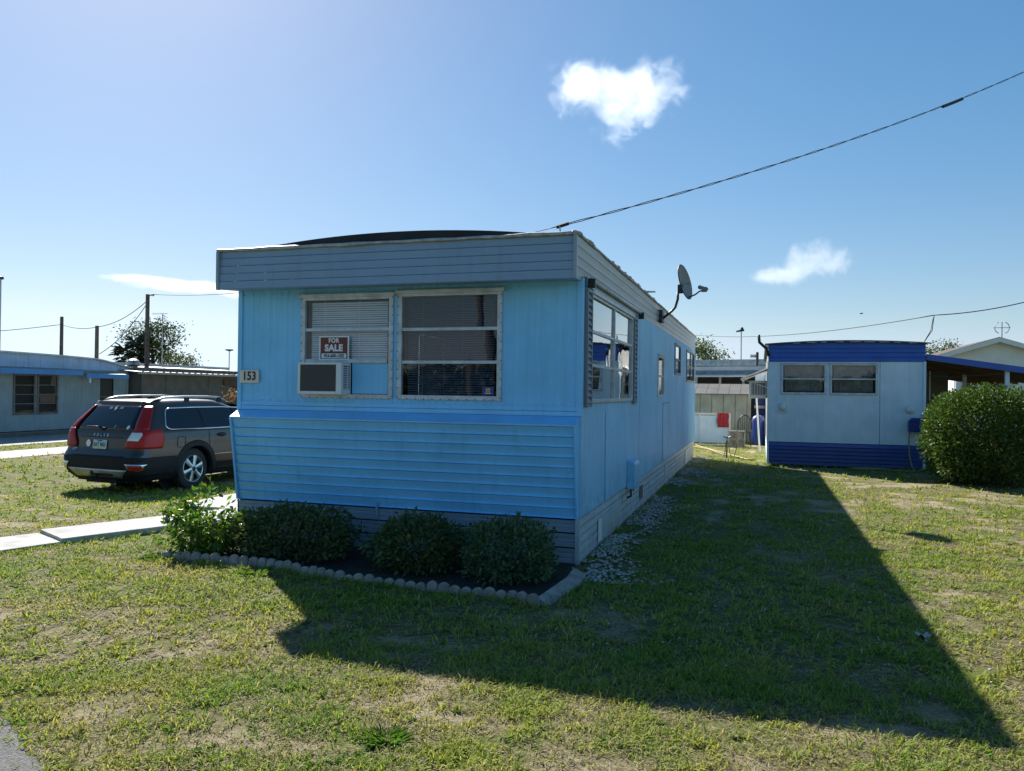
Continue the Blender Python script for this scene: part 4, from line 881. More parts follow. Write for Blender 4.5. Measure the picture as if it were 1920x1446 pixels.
            for k in range(6):
                t0 = 2*math.pi*k/6+.3; m3 = MB(); d_ = Vector((0, math.cos(t0), math.sin(t0))); t_ = Vector((0, -math.sin(t0), math.cos(t0))); cc = Vector(c)
                def q(r_, w_, o_): return cc+d_*r_+t_*w_+Vector((sg*o_, 0, 0))
                rws = [[q(.035, -.030, -.012), q(.035, 0, -.004), q(.035, .030, -.012)], [q(.12, -.027, -.018), q(.12, 0, -.010), q(.12, .027, -.018)], [q(.212, -.040, -.020), q(.212, 0, -.012), q(.212, .040, -.020)]]
                m3.grid(rws); o = m3.build('spoke', 'rim_silver', wh, local=True); md = o.modifiers.new('thick', 'SOLIDIFY'); md.thickness = .03; md.offset = 0
            hb = MB(); hb.lathe([(0, .004), (.035, .002), (.048, -.008), (.055, -.03)], c, ax_, 20); hb.build('hub_cap', 'dark_metal', wh, local=True, smooth=True)
        # fuel flap (right side), handles
        if sg == 1:
            m2 = MB(); pp = []
            for k in range(28):
                t = 2*math.pi*k/28; ex = abs(math.cos(t))**.45*math.copysign(1, math.cos(t)); ez = abs(math.sin(t))**.45*math.copysign(1, math.sin(t)); pp.append(P(-.21+.085*ex, .795+.085*ez, .004))
            m2.tube(pp, .004, 5, closed=True); m2.build('fuel_flap', 'car_black', car, local=True)
        for yy in (.60, 1.36):
            m2 = MB(); cen = P(yy+.10, .875, .010); i0 = 0; m2.v.append(tuple(cen)); m2.v += [tuple(P(yy+.10+.10*math.cos(t), .875+.036*math.sin(t), .008)) for t in np.linspace(0, 2*math.pi, 17)[:-1]]
            for k in range(16): m2.f.append((0, 1+k, 1+(k+1) % 16))
            hd = m2.build('handle_recess', 'void', car, local=True); m2 = MB(); m2.tube([P(yy, .880, .012), P(yy+.05, .880, .034), P(yy+.15, .880, .034), P(yy+.20, .880, .012)], .011, 6); m2.build('door_handle', 'car_paint', hd, local=True, smooth=True)
        # roof rail
        x = sg*.575; pts = [(x, -.52, 1.405), (x, -.42, 1.46), (x, -.25, 1.492), (x*.99, .2, 1.508), (x*.98, .7, 1.508), (x*.98, 1.0, 1.492), (x*.99, 1.15, 1.44)]
        m2 = MB(); m2.tube(pts, [.012, .018, .019, .019, .019, .018, .012], 8); rl = m2.build('roof_rail', 'car_silver', car, local=True, smooth=True)
        m2 = MB(); m2.tube([(x, -.56, 1.40), (x, -.44, 1.443), (x, -.34, 1.462)], [.02, .028, .016], 8); m2.build('rail_foot', 'car_black', rl, local=True, smooth=True)
        for yy in (.22, .98): m2 = MB(); m2.box(x-.014, x+.014, yy-.05, yy+.05, 1.42, 1.495); m2.build('rail_foot', 'car_black', rl, local=True, bevel=.006)
        # mirror
        m2 = MB(); m2.lathe([(0, -.1), (.06, -.08), (.075, 0), (.06, .07), (0, .09)], (sg*1.0, 1.78, 1.02), (sg, .1, .1), 12); m2.build('door_mirror', 'car_paint', car, local=True, smooth=True)
        m2 = MB(); m2.lathe([(0, .12), (.08, .10), (.12, 0)], (sg*.66, 3.52, .66), (sg*.4, 1, .2), 14); m2.build('headlamp', 'lamp_clear', car, local=True, smooth=True)
    m2 = MB(); m2.prism([(-.012, -.10, 1.462), (-.012, .12, 1.462), (-.012, -.04, 1.515), (-.012, -.09, 1.512)], (.024, 0, 0)); m2.build('aerial_fin', 'car_black', car, local=True, bevel=.006)
    rows = [[(x*float(np.interp(y, [1.22, 1.45, 1.90, 2.12], [.62, .66, .74, .78])), y+.055, z+.012) for x in np.linspace(-1, 1, 9)] for y, z in ((2.10, 1.0), (1.9, 1.10), (1.45, 1.30), (1.24, 1.37))]
    m2 = MB(); m2.grid(rows); m2.build('windscreen', 'car_glass', car, local=True, smooth=True)
    m2 = MB(); m2.box(-.62, .62, -.95, 3.6, .19, .26); m2.box(-.35, .35, -1.0, -.75, .17, .30); m2.build('underbody', 'void', car, local=True)
build_car()
# ------------------------------------------------------------------ blue and white mobile home on the right
def right_house():
    A, B, Yf, Yb = .16, 3.31, 18.6, 29.0
    h = thing('mobile_home', 'white mobile home with cobalt blue top band and blue skirting', 'mobile home', ((A+B)/2, Yf, 0))
    F_ = Face('-y', Yf); L_ = Face('-x', A); Rr = Face('+x', B)
    WA = (.44, 1.345, 1.63, 2.27); WB = (1.455, 2.375, 1.63, 2.27); WC = (19.4, 20.9, 1.55, 2.15)
    pr = [(0, 0), (.47, 0), (.5, -.003), (.53, 0)]
    bounds = [A, .82, 1.56, 2.44, B]
    for i, (a, b) in enumerate(zip(bounds, bounds[1:])):       # upright sheets with seams
        ops = [(max(a, w[0]), min(b, w[1]), w[2], w[3]) for w in (WA, WB) if w[0] < b and w[1] > a]
        rib_sheet(F_, a+.004, b-.004, .545, 2.325, pr, .125, ops).build('wall_panel', 'house_white', h)
    MB().box(A, B, Yf+.004, Yf+.02, .5, 1.62).build('panel_backing', 'dark_gap', h)
    rib_sheet(L_, Yf, Yb, .30, 2.62, PS, .12, [WC]).build('side_wall', 'house_cream', h); rib_sheet(Rr, Yf, Yb, .3, 2.62, PS, .12).build('side_wall', 'house_white', h)
    MB().box(A+.08, B-.08, Yf+.12, Yb, .4, 2.6).build('inner_lining', 'interior', h)
    # blue top band of lap boards with a bowed top edge
    for k in range(4):
        z0 = 2.325+k*.098; rows = []
        for t, o in ((0, .004), (.1, .014), (.85, .008), (1, .002)):
            rows.append([F_.p(A-.01+(B-A+.02)*u/12, o+.006, z0+.098*t+(.058*(1-(2*u/12-1)**2) if k == 3 and t > .8 else 0)) for u in range(13)])
        MB().grid(rows).build('band_board', 'cobalt', h, smooth=30)
    mb = MB(); n = 20; rows = []
    for y, dz in ((Yf-.09, 0), (Yf-.09, .03), (Yb, .03)): rows.append([(A-.09+(B-A+.20)*u/n, y+.012*math.sin(u*2.3), 2.70+.065*(1-(2*u/n-1)**2)+dz) for u in range(n+1)])
    mb.grid(rows); mb.build('roof', 'shed_roof', h)
    mb = MB()
    for u in range(9): x = A+.5+u*.29; mb.box(x, x+random.uniform(.10, .26), Yf-.100, Yf-.094, 2.700+.05*(1-((x-1.73)/1.6)**2), 2.716+.05*(1-((x-1.73)/1.6)**2))
    mb.build('torn_roof_edge', 'edge_metal', h, kind='stuff')
    for k in range(6):
        z0 = .04+k*.083; MB().box(A-.005, B+.005, Yf-.022+.006*(k % 2), Yf+.01, z0, z0+.074).build('skirting_board', 'cobalt' if k == 5 else 'cobalt_dark', h, bevel=.006)
    MB().box(A, B, Yf+.012, Yf+.03, -.02, .54).build('skirt_backing', 'dark_gap', h)
    MB().box(A-.03, A+.012, Yf-.03, Yf+.03, .05, 2.33).build('corner_trim', 'house_white', h); MB().box(B-.03, B+.02, Yf-.03, Yf+.03, .05, 2.33).build('corner_trim', 'house_white', h)
    for w in (WA, WB): window(h, F_, w, 1, 2, blind=('galv', R(62), 1.66, -.06), head=0)
    mb = MB(); F_.box(mb, WA[0]-.05, WB[1]-.03, .005, .05, 2.292, 2.315); mb.build('window_hood', 'white_paint', h)
    window(h, L_, WC, 2, 2, fm='alu_dark', rivets=False, head=0)
    MB().box(A-.02, A+.02, Yf+.02, Yb, -.02, .31).build('side_skirt', 'house_white', h)
    for x, z in ((.46, 1.33), (3.03, 1.31)):
        lamp = MB(); lamp.lathe([(0, .085), (.05, .078), (.085, .05), (.098, 0)], (x, Yf-.002, z), (0, -1, 0), 20); q = lamp.build('round_vent', 'white_paint', h, smooth=True)
        if x < 1: MB().box(x-.13, x+.12, Yf-.05, Yf-.006, z-.115, z-.10).build('vent_shelf', 'white_paint', h)
    # stove pipe at the left corner of the roof
    mb = MB(); mb.tube([at(1442, 668, 'y', Yf-.02), at(1437, 654, 'y', Yf-.02), at(1424, 642, 'y', Yf-.02), at(1422.5, 628, 'y', Yf-.02)], .032, 8); mb.build('vent_pipe', 'dark_metal', h, smooth=True)
    mb = MB(); L_.box(mb, 19.2, 21.2, .0, .02, 2.18, 2.22); mb.prism([L_.p(19.2, .02, 2.22), L_.p(19.2, .62, 1.96), L_.p(19.2, .62, 1.93), L_.p(19.2, .02, 2.19)], (0, 2.0, 0)); mb.build('window_awning', 'white_paint', h)
    mb = MB(); mb.tube([L_.p(19.25, .02, 1.75), L_.p(19.25, .58, 1.94)], .012, 6); mb.build('awning_brace', 'galv', h)
    # carport on the right
    cp = thing('carport', 'blue edged sloping carport roof on the right of the white home', 'carport', (4.5, Yf, 0))
    mb = MB(); mb.prism([(B+.03, Yf+.0, 2.495), (B+.03, Yf+.0, 2.365), (6.2, Yf, 1.93), (6.2, Yf, 2.06)], (0, .05, 0)); mb.build('fascia_board', 'cobalt', cp, bevel=.004)
    mb = MB(); mb.prism([(B+.03, Yf+.05, 2.470), (B+.03, Yf+.05, 2.440), (6.2, Yf+.05, 2.005), (6.2, Yf+.05, 2.035)], (0, 7.6, 0)); mb.build('roof_deck', 'soffit_brown', cp)
    for k in range(8):
        y = Yf+.5+k*.95; mb = MB(); mb.prism([(B+.03, y, 2.438), (B+.03, y, 2.36), (6.2, y, 1.92), (6.2, y, 2.0)], (0, .045, 0)); mb.build('rafter', 'soffit_brown', cp)
    for y in (Yf+.10, Yf+3.7, Yf+7.3): MB().box(4.83, 4.91, y, y+.08, 0, 2.22).build('post', 'house_white', cp, bevel=.006)
    MB().box(B+.03, 4.6, Yf+4.2, Yf+4.3, 0, 2.25).build('back_screen', 'brown_wall', cp)
    mb = MB(); mb.tube([(B+.05, Yf+.6, 2.06), (3.9, Yf+.5, 2.02), (4.75, Yf+.15, 2.08)], .008, 5); mb.build('cord', 'cable_grey', cp)
    for x in (3.62, 3.80): MB().box(x, x+.02, Yf+2.2, Yf+2.22, 1.5, 2.2).build('chime', 'white_paint', cp)
    hr = thing('hose_reel', 'dark blue hose reel box on the white wall beside the hedge', 'hose reel', (3.16, Yf-.1, .8))
    mb = MB(); prof = [(-.16, -.14), (.19, -.14), (.19, .10), (.13, .155), (-.10, .155), (-.16, .08)]; mb.prism([(3.14+x, Yf-.22, .98+z) for x, z in prof], (0, .20, 0)); mb.build('box', 'plastic_blue', hr, bevel=.02)
    MB().box(2.99, 3.33, Yf-.23, Yf-.02, 1.05, 1.065).build('lid_seam', 'sign_black', hr)
    hs = thing('garden_hose', 'yellowish garden hose hanging from the blue reel onto the grass', 'hose', (3.0, Yf-.2, 0))
    pts = [(3.0, Yf-.15, .86), (2.985, Yf-.17, .6), (2.99, Yf-.2, .35), (3.03, Yf-.25, .12), (3.08, Yf-.35, .03), (3.2, Yf-.4, .05), (3.28, Yf-.3, .12)]
    mb = MB(); mb.tube(pts, .014, 6)
    pts2 = [(3.08, Yf-.36, .03), (2.8, Yf-.5, .04), (2.4, Yf-.42, .05), (2.0, Yf-.46, .04), (1.8, Yf-.36, .04), (2.1, Yf-.34, .06), (2.6, Yf-.38, .05)]; mb.tube(pts2, .014, 6); mb.build('coil', 'hose_yellow', hs, smooth=True)
    a2 = thing('window_air_conditioner', 'white window air conditioner on the side of the white home', 'air conditioner', (A-.2, 20.1, 1.5))
    x1 = A-.02; x0 = x1-.42; MB().box(x0, x1, 19.8, 20.5, 1.50, 1.92).build('casing', 'white_paint', a2, bevel=.015)
    MB().box(x0+.05, x1-.05, 19.793, 19.799, 1.58, 1.86).build('grille_backing', 'shutter_grey', a2)
    for k in range(5): MB().box(x0+.06+k*.062, x0+.075+k*.062, 19.78, 19.793, 1.58, 1.86).build('louvre', 'white_paint', a2)
right_house()
shrub('round_hedge', 'large rounded glossy green hedge in front of the carport', 'hedge', (3.92, 16.35, .88), (1.02, .92, .87), 34000, .062, .55, (.066, .118, .024), 'leaf_dark', .45, 3.0, .17, None, 6, 9, upleaf=.5, zmin=.05, var=.35)
# ------------------------------------------------------------------ gable house far right
def gable_house():
    g = thing('gable_house', 'far pale house with brown shingle gable roof behind the carport', 'house', (8.0, 32, 0))
    MB().box(6.65, 11.5, 32, 40, 0, 2.45).build('wall', 'white_paint', g)
    mb = MB(); mb.prism([(6.4, 31.99, 2.45), (6.4, 31.99, 3.06), (8.0, 31.99, 3.58), (9.6, 31.99, 3.06), (9.6, 31.99, 2.45)], (0, .2, 0)); mb.build('gable_wall', 'white_paint', g)
    MB().box(6.6, 11.5, 31.95, 31.98, 2.40, 2.62).build('tan_band', 'tan_band', g)
    for s in (-1, 1):
        mb = MB(); mb.prism([(8.0, 31.7, 3.64), (8.0, 31.7, 3.72), (8.0+s*1.95, 31.7, 3.09), (8.0+s*1.95, 31.7, 3.01)], (0, 8.5, 0)); mb.build('roof', 'shingle', g)
        mb = MB(); mb.prism([(8.0, 31.66, 3.54), (8.0, 31.66, 3.70), (8.0+s*1.98, 31.66, 3.07), (8.0+s*1.98, 31.66, 2.91)], (0, .04, 0)); mb.build('barge_board', 'white_paint', g)
    MB().box(8.3, 8.48, 31.9, 31.97, 0, 2.6).build('corner_post', 'white_paint', g); MB().box(6.68, 6.8, 31.9, 31.97, 0, 2.4).build('corner_post', 'white_paint', g)
    F_ = Face('-y', 31.95)
    for (a, b) in ((6.98, 7.42), (7.55, 8.22)): window(g, F_, (a, b, 1.2, 2.22), 1, 1, fm='white_paint', gm='car_glass', rivets=False, head=0)
    an = thing('roof_antenna', 'small looped antenna on the ridge of the far gable house', 'antenna', (8.2, 32.2, 3.6))
    mb = MB(); mb.tube([(8.2, 32.2, 3.6), (8.2, 32.2, 4.28)], .018, 6); mb.build('mast', 'galv', an)
    for s in (-1, 1): mb = MB(); mb.tube([(8.2+s*(.06+.17*math.sin(t)), 32.2, 4.08+.2*math.cos(t)) for t in np.linspace(.25, math.pi-.25, 9)], .014, 5); mb.build('loop', 'galv', an)
    mb = MB(); mb.tube([(7.93, 32.2, 4.08), (8.47, 32.2, 4.08)], .012, 5); mb.build('crossbar', 'galv', an)
gable_house()
# ------------------------------------------------------------------ between the two homes
def gap():
    h = thing('mobile_home', 'distant mobile home with pale roof edge and dark porch behind the shed', 'mobile home', (-1.5, 30.5, 0))
    MB().box(-7, 1.0, 33.2, 42, 0, 2.5).build('wall', 'brown_wall', h)
    mb = MB(); mb.prism([(-7, 30, 2.56), (-7, 30, 2.78), (1.2, 30, 2.88), (1.2, 30, 2.64)], (0, 12, 0)); mb.build('roof', 'galv', h)
    mb = MB(); mb.prism([(-7, 29.98, 2.36), (-7, 29.98, 2.54), (1.0, 29.98, 2.62), (1.0, 29.98, 2.46)], (0, .04, 0)); mb.build('fascia_board', 'house_cream', h)
    mb = MB(); mb.prism([(-7, 29.6, 2.16), (-7, 29.6, 2.22), (-.15, 29.6, 2.27), (-.15, 29.6, 2.21)], (0, .05, 0)); mb.build('gutter', 'white_paint', h)
    mb = MB(); mb.prism([(-7, 29.62, 2.22), (-7, 30.0, 2.38), (-.15, 30.0, 2.46), (-.15, 29.62, 2.28)], (0, 0, .02)); mb.build('awning_sheet', 'galv', h)
    for x in (-2.3, -1.45, -.62): MB().box(x-.04, x+.04, 30.0, 30.08, 0, 2.4).build('post', 'white_paint', h)
    MB().box(-2.4, -1.0, 30.1, 30.14, 1.72, 1.80).build('rail', 'white_paint', h); MB().box(-1.40, -.55, 30.02, 30.1, 1.80, 1.92).build('rail', 'white_paint', h)
    for k in range(5): MB().box(-2.3+.2*k, -2.27+.2*k, 30.1, 30.13, 1.3, 1.75).build('baluster', 'white_paint', h)
    b = thing('blue_shed', 'navy and white shed wall glimpsed behind the window awning', 'shed', (.2, 28.6, 0))
    MB().box(-.20, 1.4, 28.7, 30, 0, 1.88).build('lower_wall', 'cobalt_dark', b); MB().box(-.20, 1.4, 28.72, 29.9, 1.88, 2.35).build('upper_wall', 'house_white', b); MB().box(-.22, .3, 28.64, 28.7, 1.10, 1.20).build('shelf', 'white_paint', b); MB().box(-.18, .12, 28.6, 28.69, .5, .85).build('crate', 'house_white', b)
    s = thing('garden_shed', 'pale green metal shed with dark ribbed roof between the homes', 'shed', (-1.6, 28, 0))
    x = -5.0; k = 0
    while x < -.35: MB().box(x, min(-.32, x+.37), 27.4-.008*(k % 2), 27.46, 0, 1.60).build('wall_panel', 'shed_green', s, bevel=.012); x += .38; k += 1
    MB().box(-5.0, -.34, 27.47, 29.5, 0, 1.6).build('shed_body', 'shed_green', s)
    x = -5.1
    while x < -.35:
        mb = MB(); mb.prism([(x, 27.25, 1.57), (x+.36, 27.25, 1.57), (x+.36, 29.0, 1.92), (x, 29.0, 1.92)], (0, 0, .025)); mb.build('roof_sheet', 'shed_roof', s); x += .37
    p = thing('white_panel', 'white board fence panel leaning in front of the green shed', 'panel', (-1.9, 25.5, 0))
    MB().box(-4.5, -.90, 25.5, 25.54, .06, .90).build('board', 'house_white', p); MB().box(-4.5, -.90, 25.49, 25.55, .935, .985).build('top_rail', 'white_paint', p)
    for x in (-.945, -1.85, -2.9, -3.9): MB().box(x, x+.045, 25.47, 25.498, .03, .93).build('stile', 'white_paint', p)
    rc = thing('red_cloth', 'red cloth draped over the white panel', 'cloth', (-1.12, 25.45, .5)); rows = []
    for j in range(9): z = .975-.42*j/8; rows.append([(-1.30+.34*i/10+.012*math.sin(j*1.1), 25.455-.015-.018*math.sin(i*1.9+j*.4), z+.008*math.sin(i*2.0)) for i in range(11)])
    MB().grid(rows).build('drape', 'red_cloth', rc, smooth=True).modifiers.new('t', 'SOLIDIFY').thickness = .008
    MB().box(-1.31, -.95, 25.44, 25.56, .985, .998).build('fold_over_rail', 'red_cloth', rc)
    c = thing('spindle_chair', 'black round-backed spindle chair behind the stacked blocks', 'chair', (-.47, 25.1, 0))
    mb = MB(); mb.tube([(-.47+.205*math.cos(t), 25.28, .62+.33*math.sin(t)) for t in np.linspace(-.35, math.pi+.35, 20)], .016, 6); mb.build('back_hoop', 'sign_black', c, smooth=True)
    for k in range(5): x = -.47+(k-2)*.07; mb = MB(); mb.tube([(-.47+(k-2)*.055, 25.22, .46), (x, 25.28, .62+.33*math.sqrt(max(0, 1-((k-2)*.07/.205)**2)))], .009, 5); mb.build('spindle', 'sign_black', c)
    mb = MB(); mb.lathe([(0, .475), (.2, .475), (.215, .46), (.2, .44), (0, .44)], (-.47, 25.07, 0), n=20); mb.build('seat', 'sign_black', c, smooth=40)
    for sx2, sy2 in ((-1, -1), (1, -1), (-1, 1), (1, 1)): mb = MB(); mb.tube([(-.47+sx2*.13, 25.07+sy2*.12, .45), (-.47+sx2*.19, 25.07+sy2*.19, 0)], [.018, .013], 6); mb.build('leg', 'sign_black', c, smooth=True)
    lab = ['lower left grey block of the stack beside the white panel', 'lower right grey block of the stack beside the white panel', 'upper left grey block of the stack beside the white panel', 'upper right grey block of the stack beside the white panel']
    for i, (x, z) in enumerate(((-.80, 0), (-.56, 0), (-.80, .235), (-.55, .235))):
        cb = thing('concrete_block', lab[i], 'block', (x, 24.5, z), group='concrete blocks stacked by the panel'); w, hh = .215, (.23 if i < 2 else .26)
        for u in (-w/2, w/2-.03): MB().box(x+u, x+u+.03, 24.4, 24.6, z, z+hh).build('cheek', 'block_grey', cb, bevel=.006)
        MB().box(x-w/2+.03, x+w/2-.03, 24.4, 24.6, z+hh-.03, z+hh).build('web', 'block_grey', cb); MB().box(x-w/2+.03, x+w/2-.03, 24.4, 24.6, z, z+.03).build('web', 'block_grey', cb)
        MB().box(x-w/2+.03, x+w/2-.03, 24.46, 24.5, z+.03, z+hh-.03).build('web', 'block_grey', cb)
    pk = thing('timber_plank', 'weathered plank lying on the grass below the white panel', 'plank', (-1.4, 24.6, 0)); MB().box(-2.6, -.75, 24.55, 24.8, 0, .05).build('board', 'block_grey', pk, bevel=.005)
    gp = thing('garden_pole', 'thin white pole leaning against the side of the white home', 'pole', (-.05, 22.5, 0)); mb = MB(); mb.tube([(-.02, 22.5, 0), (-.12, 22.6, 1.5)], .022, 6); mb.build('shaft', 'white_paint', gp)
    ck = thing('dark_clutter_bin', 'dark covered bin in the gap beside the white home', 'bin', (-.05, 26, 0)); mb = MB(); mb.lathe([(0, 0), (.18, 0), (.2, .1), (.2, .75), (.17, .86), (.08, .93), (0, .95)], (-.08, 26.0, 0), n=14); mb.build('cover', 'plastic_blue', ck, smooth=40)
    # wire plant stand on the grass
    st = thing('sprinkler_stand', 'thin metal tripod stand on the grass between the homes', 'stand', (-.80, 20.4, 0)); cc = Vector((-.80, 20.4, 0))
    for k in range(3): t = 2.1*k+.3; mb = MB(); mb.tube([cc+Vector((.02*math.cos(t), .02*math.sin(t), .42)), cc+Vector((.10*math.cos(t), .10*math.sin(t), 0))], .009, 5); mb.build('leg', 'wood_pole', st)
    mb = MB(); mb.tube([cc+Vector((0, 0, 0)), cc+Vector((0, 0, .52))], .014, 6); mb.build('riser', 'wood_pole', st); mb = MB(); mb.tube([cc+Vector((-.09, 0, .53)), cc+Vector((-.03, 0, .50)), cc+Vector((.03, 0, .50)), cc+Vector((.09, 0, .54))], .014, 6); mb.build('arm', 'dark_metal', st)
    mb = MB(); mb.tube([cc+Vector((.08, 0, .46)), cc+Vector((.2, .02, .44)), cc+Vector((.24, .03, .3)), cc+Vector((.18, .02, .05))], .010, 5); mb.build('hose_end', 'wood_pole', st)
    hs = thing('garden_hose', 'yellow hose lying across the sunny grass between the homes', 'hose', (-1, 21.5, 0)); mb = MB()
    mb.tube([(-1.9, 24.6, .03), (-1.5, 23.4, .03), (-1.2, 22.4, .03), (-.9, 21.6, .03), (-.6, 20.6, .03), (-.35, 19.9, .03), (-.1, 19.6, .03)], .016, 6); mb.tube([(-1.9, 24.0, .03), (-1.4, 22.9, .03), (-.95, 21.2, .03), (-.5, 20.2, .03)], .014, 6); mb.build('coil', 'hose_yellow', hs, smooth=True)
gap()
# ------------------------------------------------------------------ house on the left, facing us across its drive
def left_house():
    PX = -21.8; F_ = Face('+x', PX)
    h = thing('mobile_home', 'pale sage mobile home with rust-streaked white fascia and blue awnings', 'mobile home', (PX, 19, 0))
    WA = (18.42, 19.16, .70, 1.93); WB = (19.26, 20.0, .70, 1.94); D_ = (21.72, 22.32, .12, 1.93)
    rib_sheet(F_, 13.0, 23.0, .12, 2.2, PS, .16, [WA, WB, D_]).build('front_wall', 'sage', h)
    MB().box(PX-9, PX-.06, 13, 23, .0, 2.15).build('inner_lining', 'interior', h)
    MB().box(PX-.04, PX+.03, 13, 23, -.02, .12).build('skirt', 'brown_wall', h)
    for w in (WA, WB): window(h, F_, w, 1, 4, fm='alu_dark', head=0, rivets=False, fw=.04)
    mb = MB(); F_.box(mb, D_[0], D_[1], -.06, -.03, D_[2], D_[3]); mb.build('door', 'sign_black', h)
    for z in (.6, 1.2): mb = MB(); F_.box(mb, D_[0], D_[1], -.03, -.01, z, z+.05); mb.build('door_rail', 'brown_wall', h)
    n = 24; rows = []
    def tz(y): return float(np.interp(y, [12, 18, 20, 21.6, 22.3, 23.1], [2.70, 2.63, 2.60, 2.55, 2.43, 2.28]))
    for o, f in ((.03, 0), (.03, 1)): rows.append([F_.p(13+(23.1-13)*k/n, o, (2.14 if not f else tz(13+10.1*k/n)-.05)) for k in range(n+1)])
    MB().grid(rows).build('fascia', 'streaky_white', h)
    rows = [[F_.p(12.9+(23.2-12.9)*k/n, o, tz(12.9+10.3*k/n)+dz) for k in range(n+1)] for o, dz in ((.10, -.05), (.10, 0), (-9, .25))]
    MB().grid(rows).build('roof', 'roof_white', h)
    for (a, b, z) in ((13.5, 20.40, 2.14), (20.55, 22.36, 2.06)):
        mb = MB(); mb.prism([F_.p(a, .03, z+.02), F_.p(a, .62, z-.06), F_.p(a, .62, z-.08), F_.p(a, .03, z)], (0, b-a, 0)); aw = mb.build('awning', 'metal_roof', h)
        mb = MB(); F_.box(mb, a, b, .60, .64, z-.20, z-.05); mb.build('valance', 'awning_blue', aw)
    mb = MB(); F_.box(mb, 20.70, 20.76, .55, .6, 1.70, 1.88); mb.build('porch_light', 'white_paint', h)
    mb = MB(); F_.box(mb, 20.9, 21.1, .016, .05, .42, .52); mb.build('wall_vent', 'brown_wall', h)
    mb = MB(); F_.box(mb, 14, 21.5, .02, .06, .15, .18); mb.build('pipe', 'dark_metal', h)
    # long low building beyond
    PX2 = -21.3; G = Face('+x', PX2)
    l = thing('long_shed', 'long low brown shed with rusty metal roof behind the car', 'shed', (PX2, 28, 0))
    y = 23.1; k = 0
    while y < 33: mb = MB(); G.box(mb, y, y+1.19, -.05, .0+.01*(k % 2), 0, 2.06); mb.build('wall_panel', 'brown_wall', l); y += 1.2; k += 1
    y = 22.5
    while y < 33.2:
        mb = MB(); mb.prism([G.p(y, .35, 2.10), G.p(y, .35, 2.13), G.p(y, -4.6, 2.50), G.p(y, -4.6, 2.47)], (0, .30, 0)); mb.build('roof_sheet', 'metal_roof', l); mb = MB(); G.box(mb, y+.29, y+.33, .3, .37, 2.09, 2.155); mb.build('roof_rib', 'roof_white', l); y += .34
    mb = MB(); G.box(mb, 22.5, 33.2, .36, .40, 2.05, 2.11); mb.build('gutter', 'galv', l)
    rows = [[G.p(y, -4.6, 2.46) for y in (22, 28, 34)], [G.p(y, -4.6, 2.62) for y in (22, 28, 34)], [G.p(y, -8, 2.7) for y in (22, 28, 34)]]; MB().grid(rows).build('upper_roof', 'roof_white', l)
    mb = MB(); G.box(mb, 23.1, 33, -8, -.06, 0, 2.3); mb.build('shed_body', 'brown_wall', l)
    mb = MB(); mb.prism([G.p(27.6, .02, 1.93), G.p(29.2, .02, 1.93), G.p(28.9, .02, 1.55), G.p(27.6, .02, 1.72)], (.06, 0, 0)); mb.build('sloping_board', 'soffit_brown', l)
    v = thing('roof_vent', 'small pale turbine vent on the roof behind the sage home', 'roof vent', (-24.5, 24.9, 2.45)); c = at(250, 685, 'x', -23.8)
    mb = MB(); mb.lathe([(.16, -.22), (.16, -.02), (.24, 0), (.27, .08), (.20, .16), (.22, .18), (.12, .25), (0, .27)], c, n=16); mb.build('cowl', 'galv', v, smooth=30); mb = MB(); mb.lathe([(.22, -.05), (.25, -.03), (.22, -.01)], c, n=16); mb.build('collar', 'dark_metal', v)
left_house()
# ------------------------------------------------------------------ poles, wires, antennas
def dep(x, y, d): return Vector((0, 0, CAMH))+ray(x, y)*d
def pole(label, x, ytop, d, r, name='utility_pole', cat='pole', group=None):
    t = dep(x, ytop, d); p = thing(name, label, cat, (t.x, t.y, 0), group=group)
    mb = MB(); mb.tube([(t.x, t.y, -.3), (t.x, t.y, t.z*.5), (t.x, t.y, t.z)], [r*1.15, r*1.05, r*.9], 12); mb.build('shaft', 'wood_pole', p, smooth=40); return p, t
G_ = 'wooden utility poles behind the left house'
pA, tA = pole('tallest wooden utility pole, in front of the dark tree', 277, 552, 33, .088, group=G_)
mb = MB(); mb.lathe([(0, .05), (.06, .04), (.06, -.05), (0, -.06)], tA+Vector((.22, .05, -.02)), n=10); mb.build('insulator', 'galv', pA); mb = MB(); mb.tube([tA+Vector((0, 0, -.1)), tA+Vector((.22, .05, .0))], .02, 6); mb.build('bracket', 'dark_metal', pA)
pB, tB = pole('shorter wooden pole in the middle of the three poles', 182, 611, 34, .085, group=G_); pC, tC = pole('leftmost wooden pole rising above the sage home', 116, 594, 36, .08, group=G_)
lp = thing('lamp_post', 'thin metal lamp post cut by the left edge of the photo', 'lamp post', (dep(1, 520, 30).x, dep(1, 520, 30).y, 0)); t = dep(1, 523, 30)
mb = MB(); mb.tube([(t.x, t.y, 0), (t.x, t.y, t.z)], .035, 8); mb.build('post', 'galv', lp); mb = MB(); mb.lathe([(0, .1), (.10, .08), (.12, 0), (.05, -.03)], t, n=12); mb.build('lamp_head', 'dark_metal', lp)
def wire(label, pts, r, sag, matn='cable_grey', n=14, name='power_cable', cat='cable', wob=0):
    P = []
    for a, b in zip(pts, pts[1:]):
        a, b = Vector(a), Vector(b)
        for k in range(n): t = k/n; P.append(a.lerp(b, t)+Vector((0, 0, -sag*4*t*(1-t)+wob*math.sin(k*1.9))))
    P.append(Vector(pts[-1])); o = MB().tube(P, r, 6).build(name, matn, None, smooth=True); tag(o, label, cat); return o
wire('thin wire from the leftmost pole out of the left edge', [tC+Vector((0, 0, -.35)), dep(-150, 627, 36)], .016, .10)
wire('sagging wire between the two shorter wooden poles', [tC+Vector((0, 0, -.35)), tB+Vector((0, 0, -.05))], .016, .12)
wire('sagging upper wire from the tallest pole to the middle pole', [tB+Vector((0, 0, -.05)), tA+Vector((0, 0, -.25))], .016, .22)
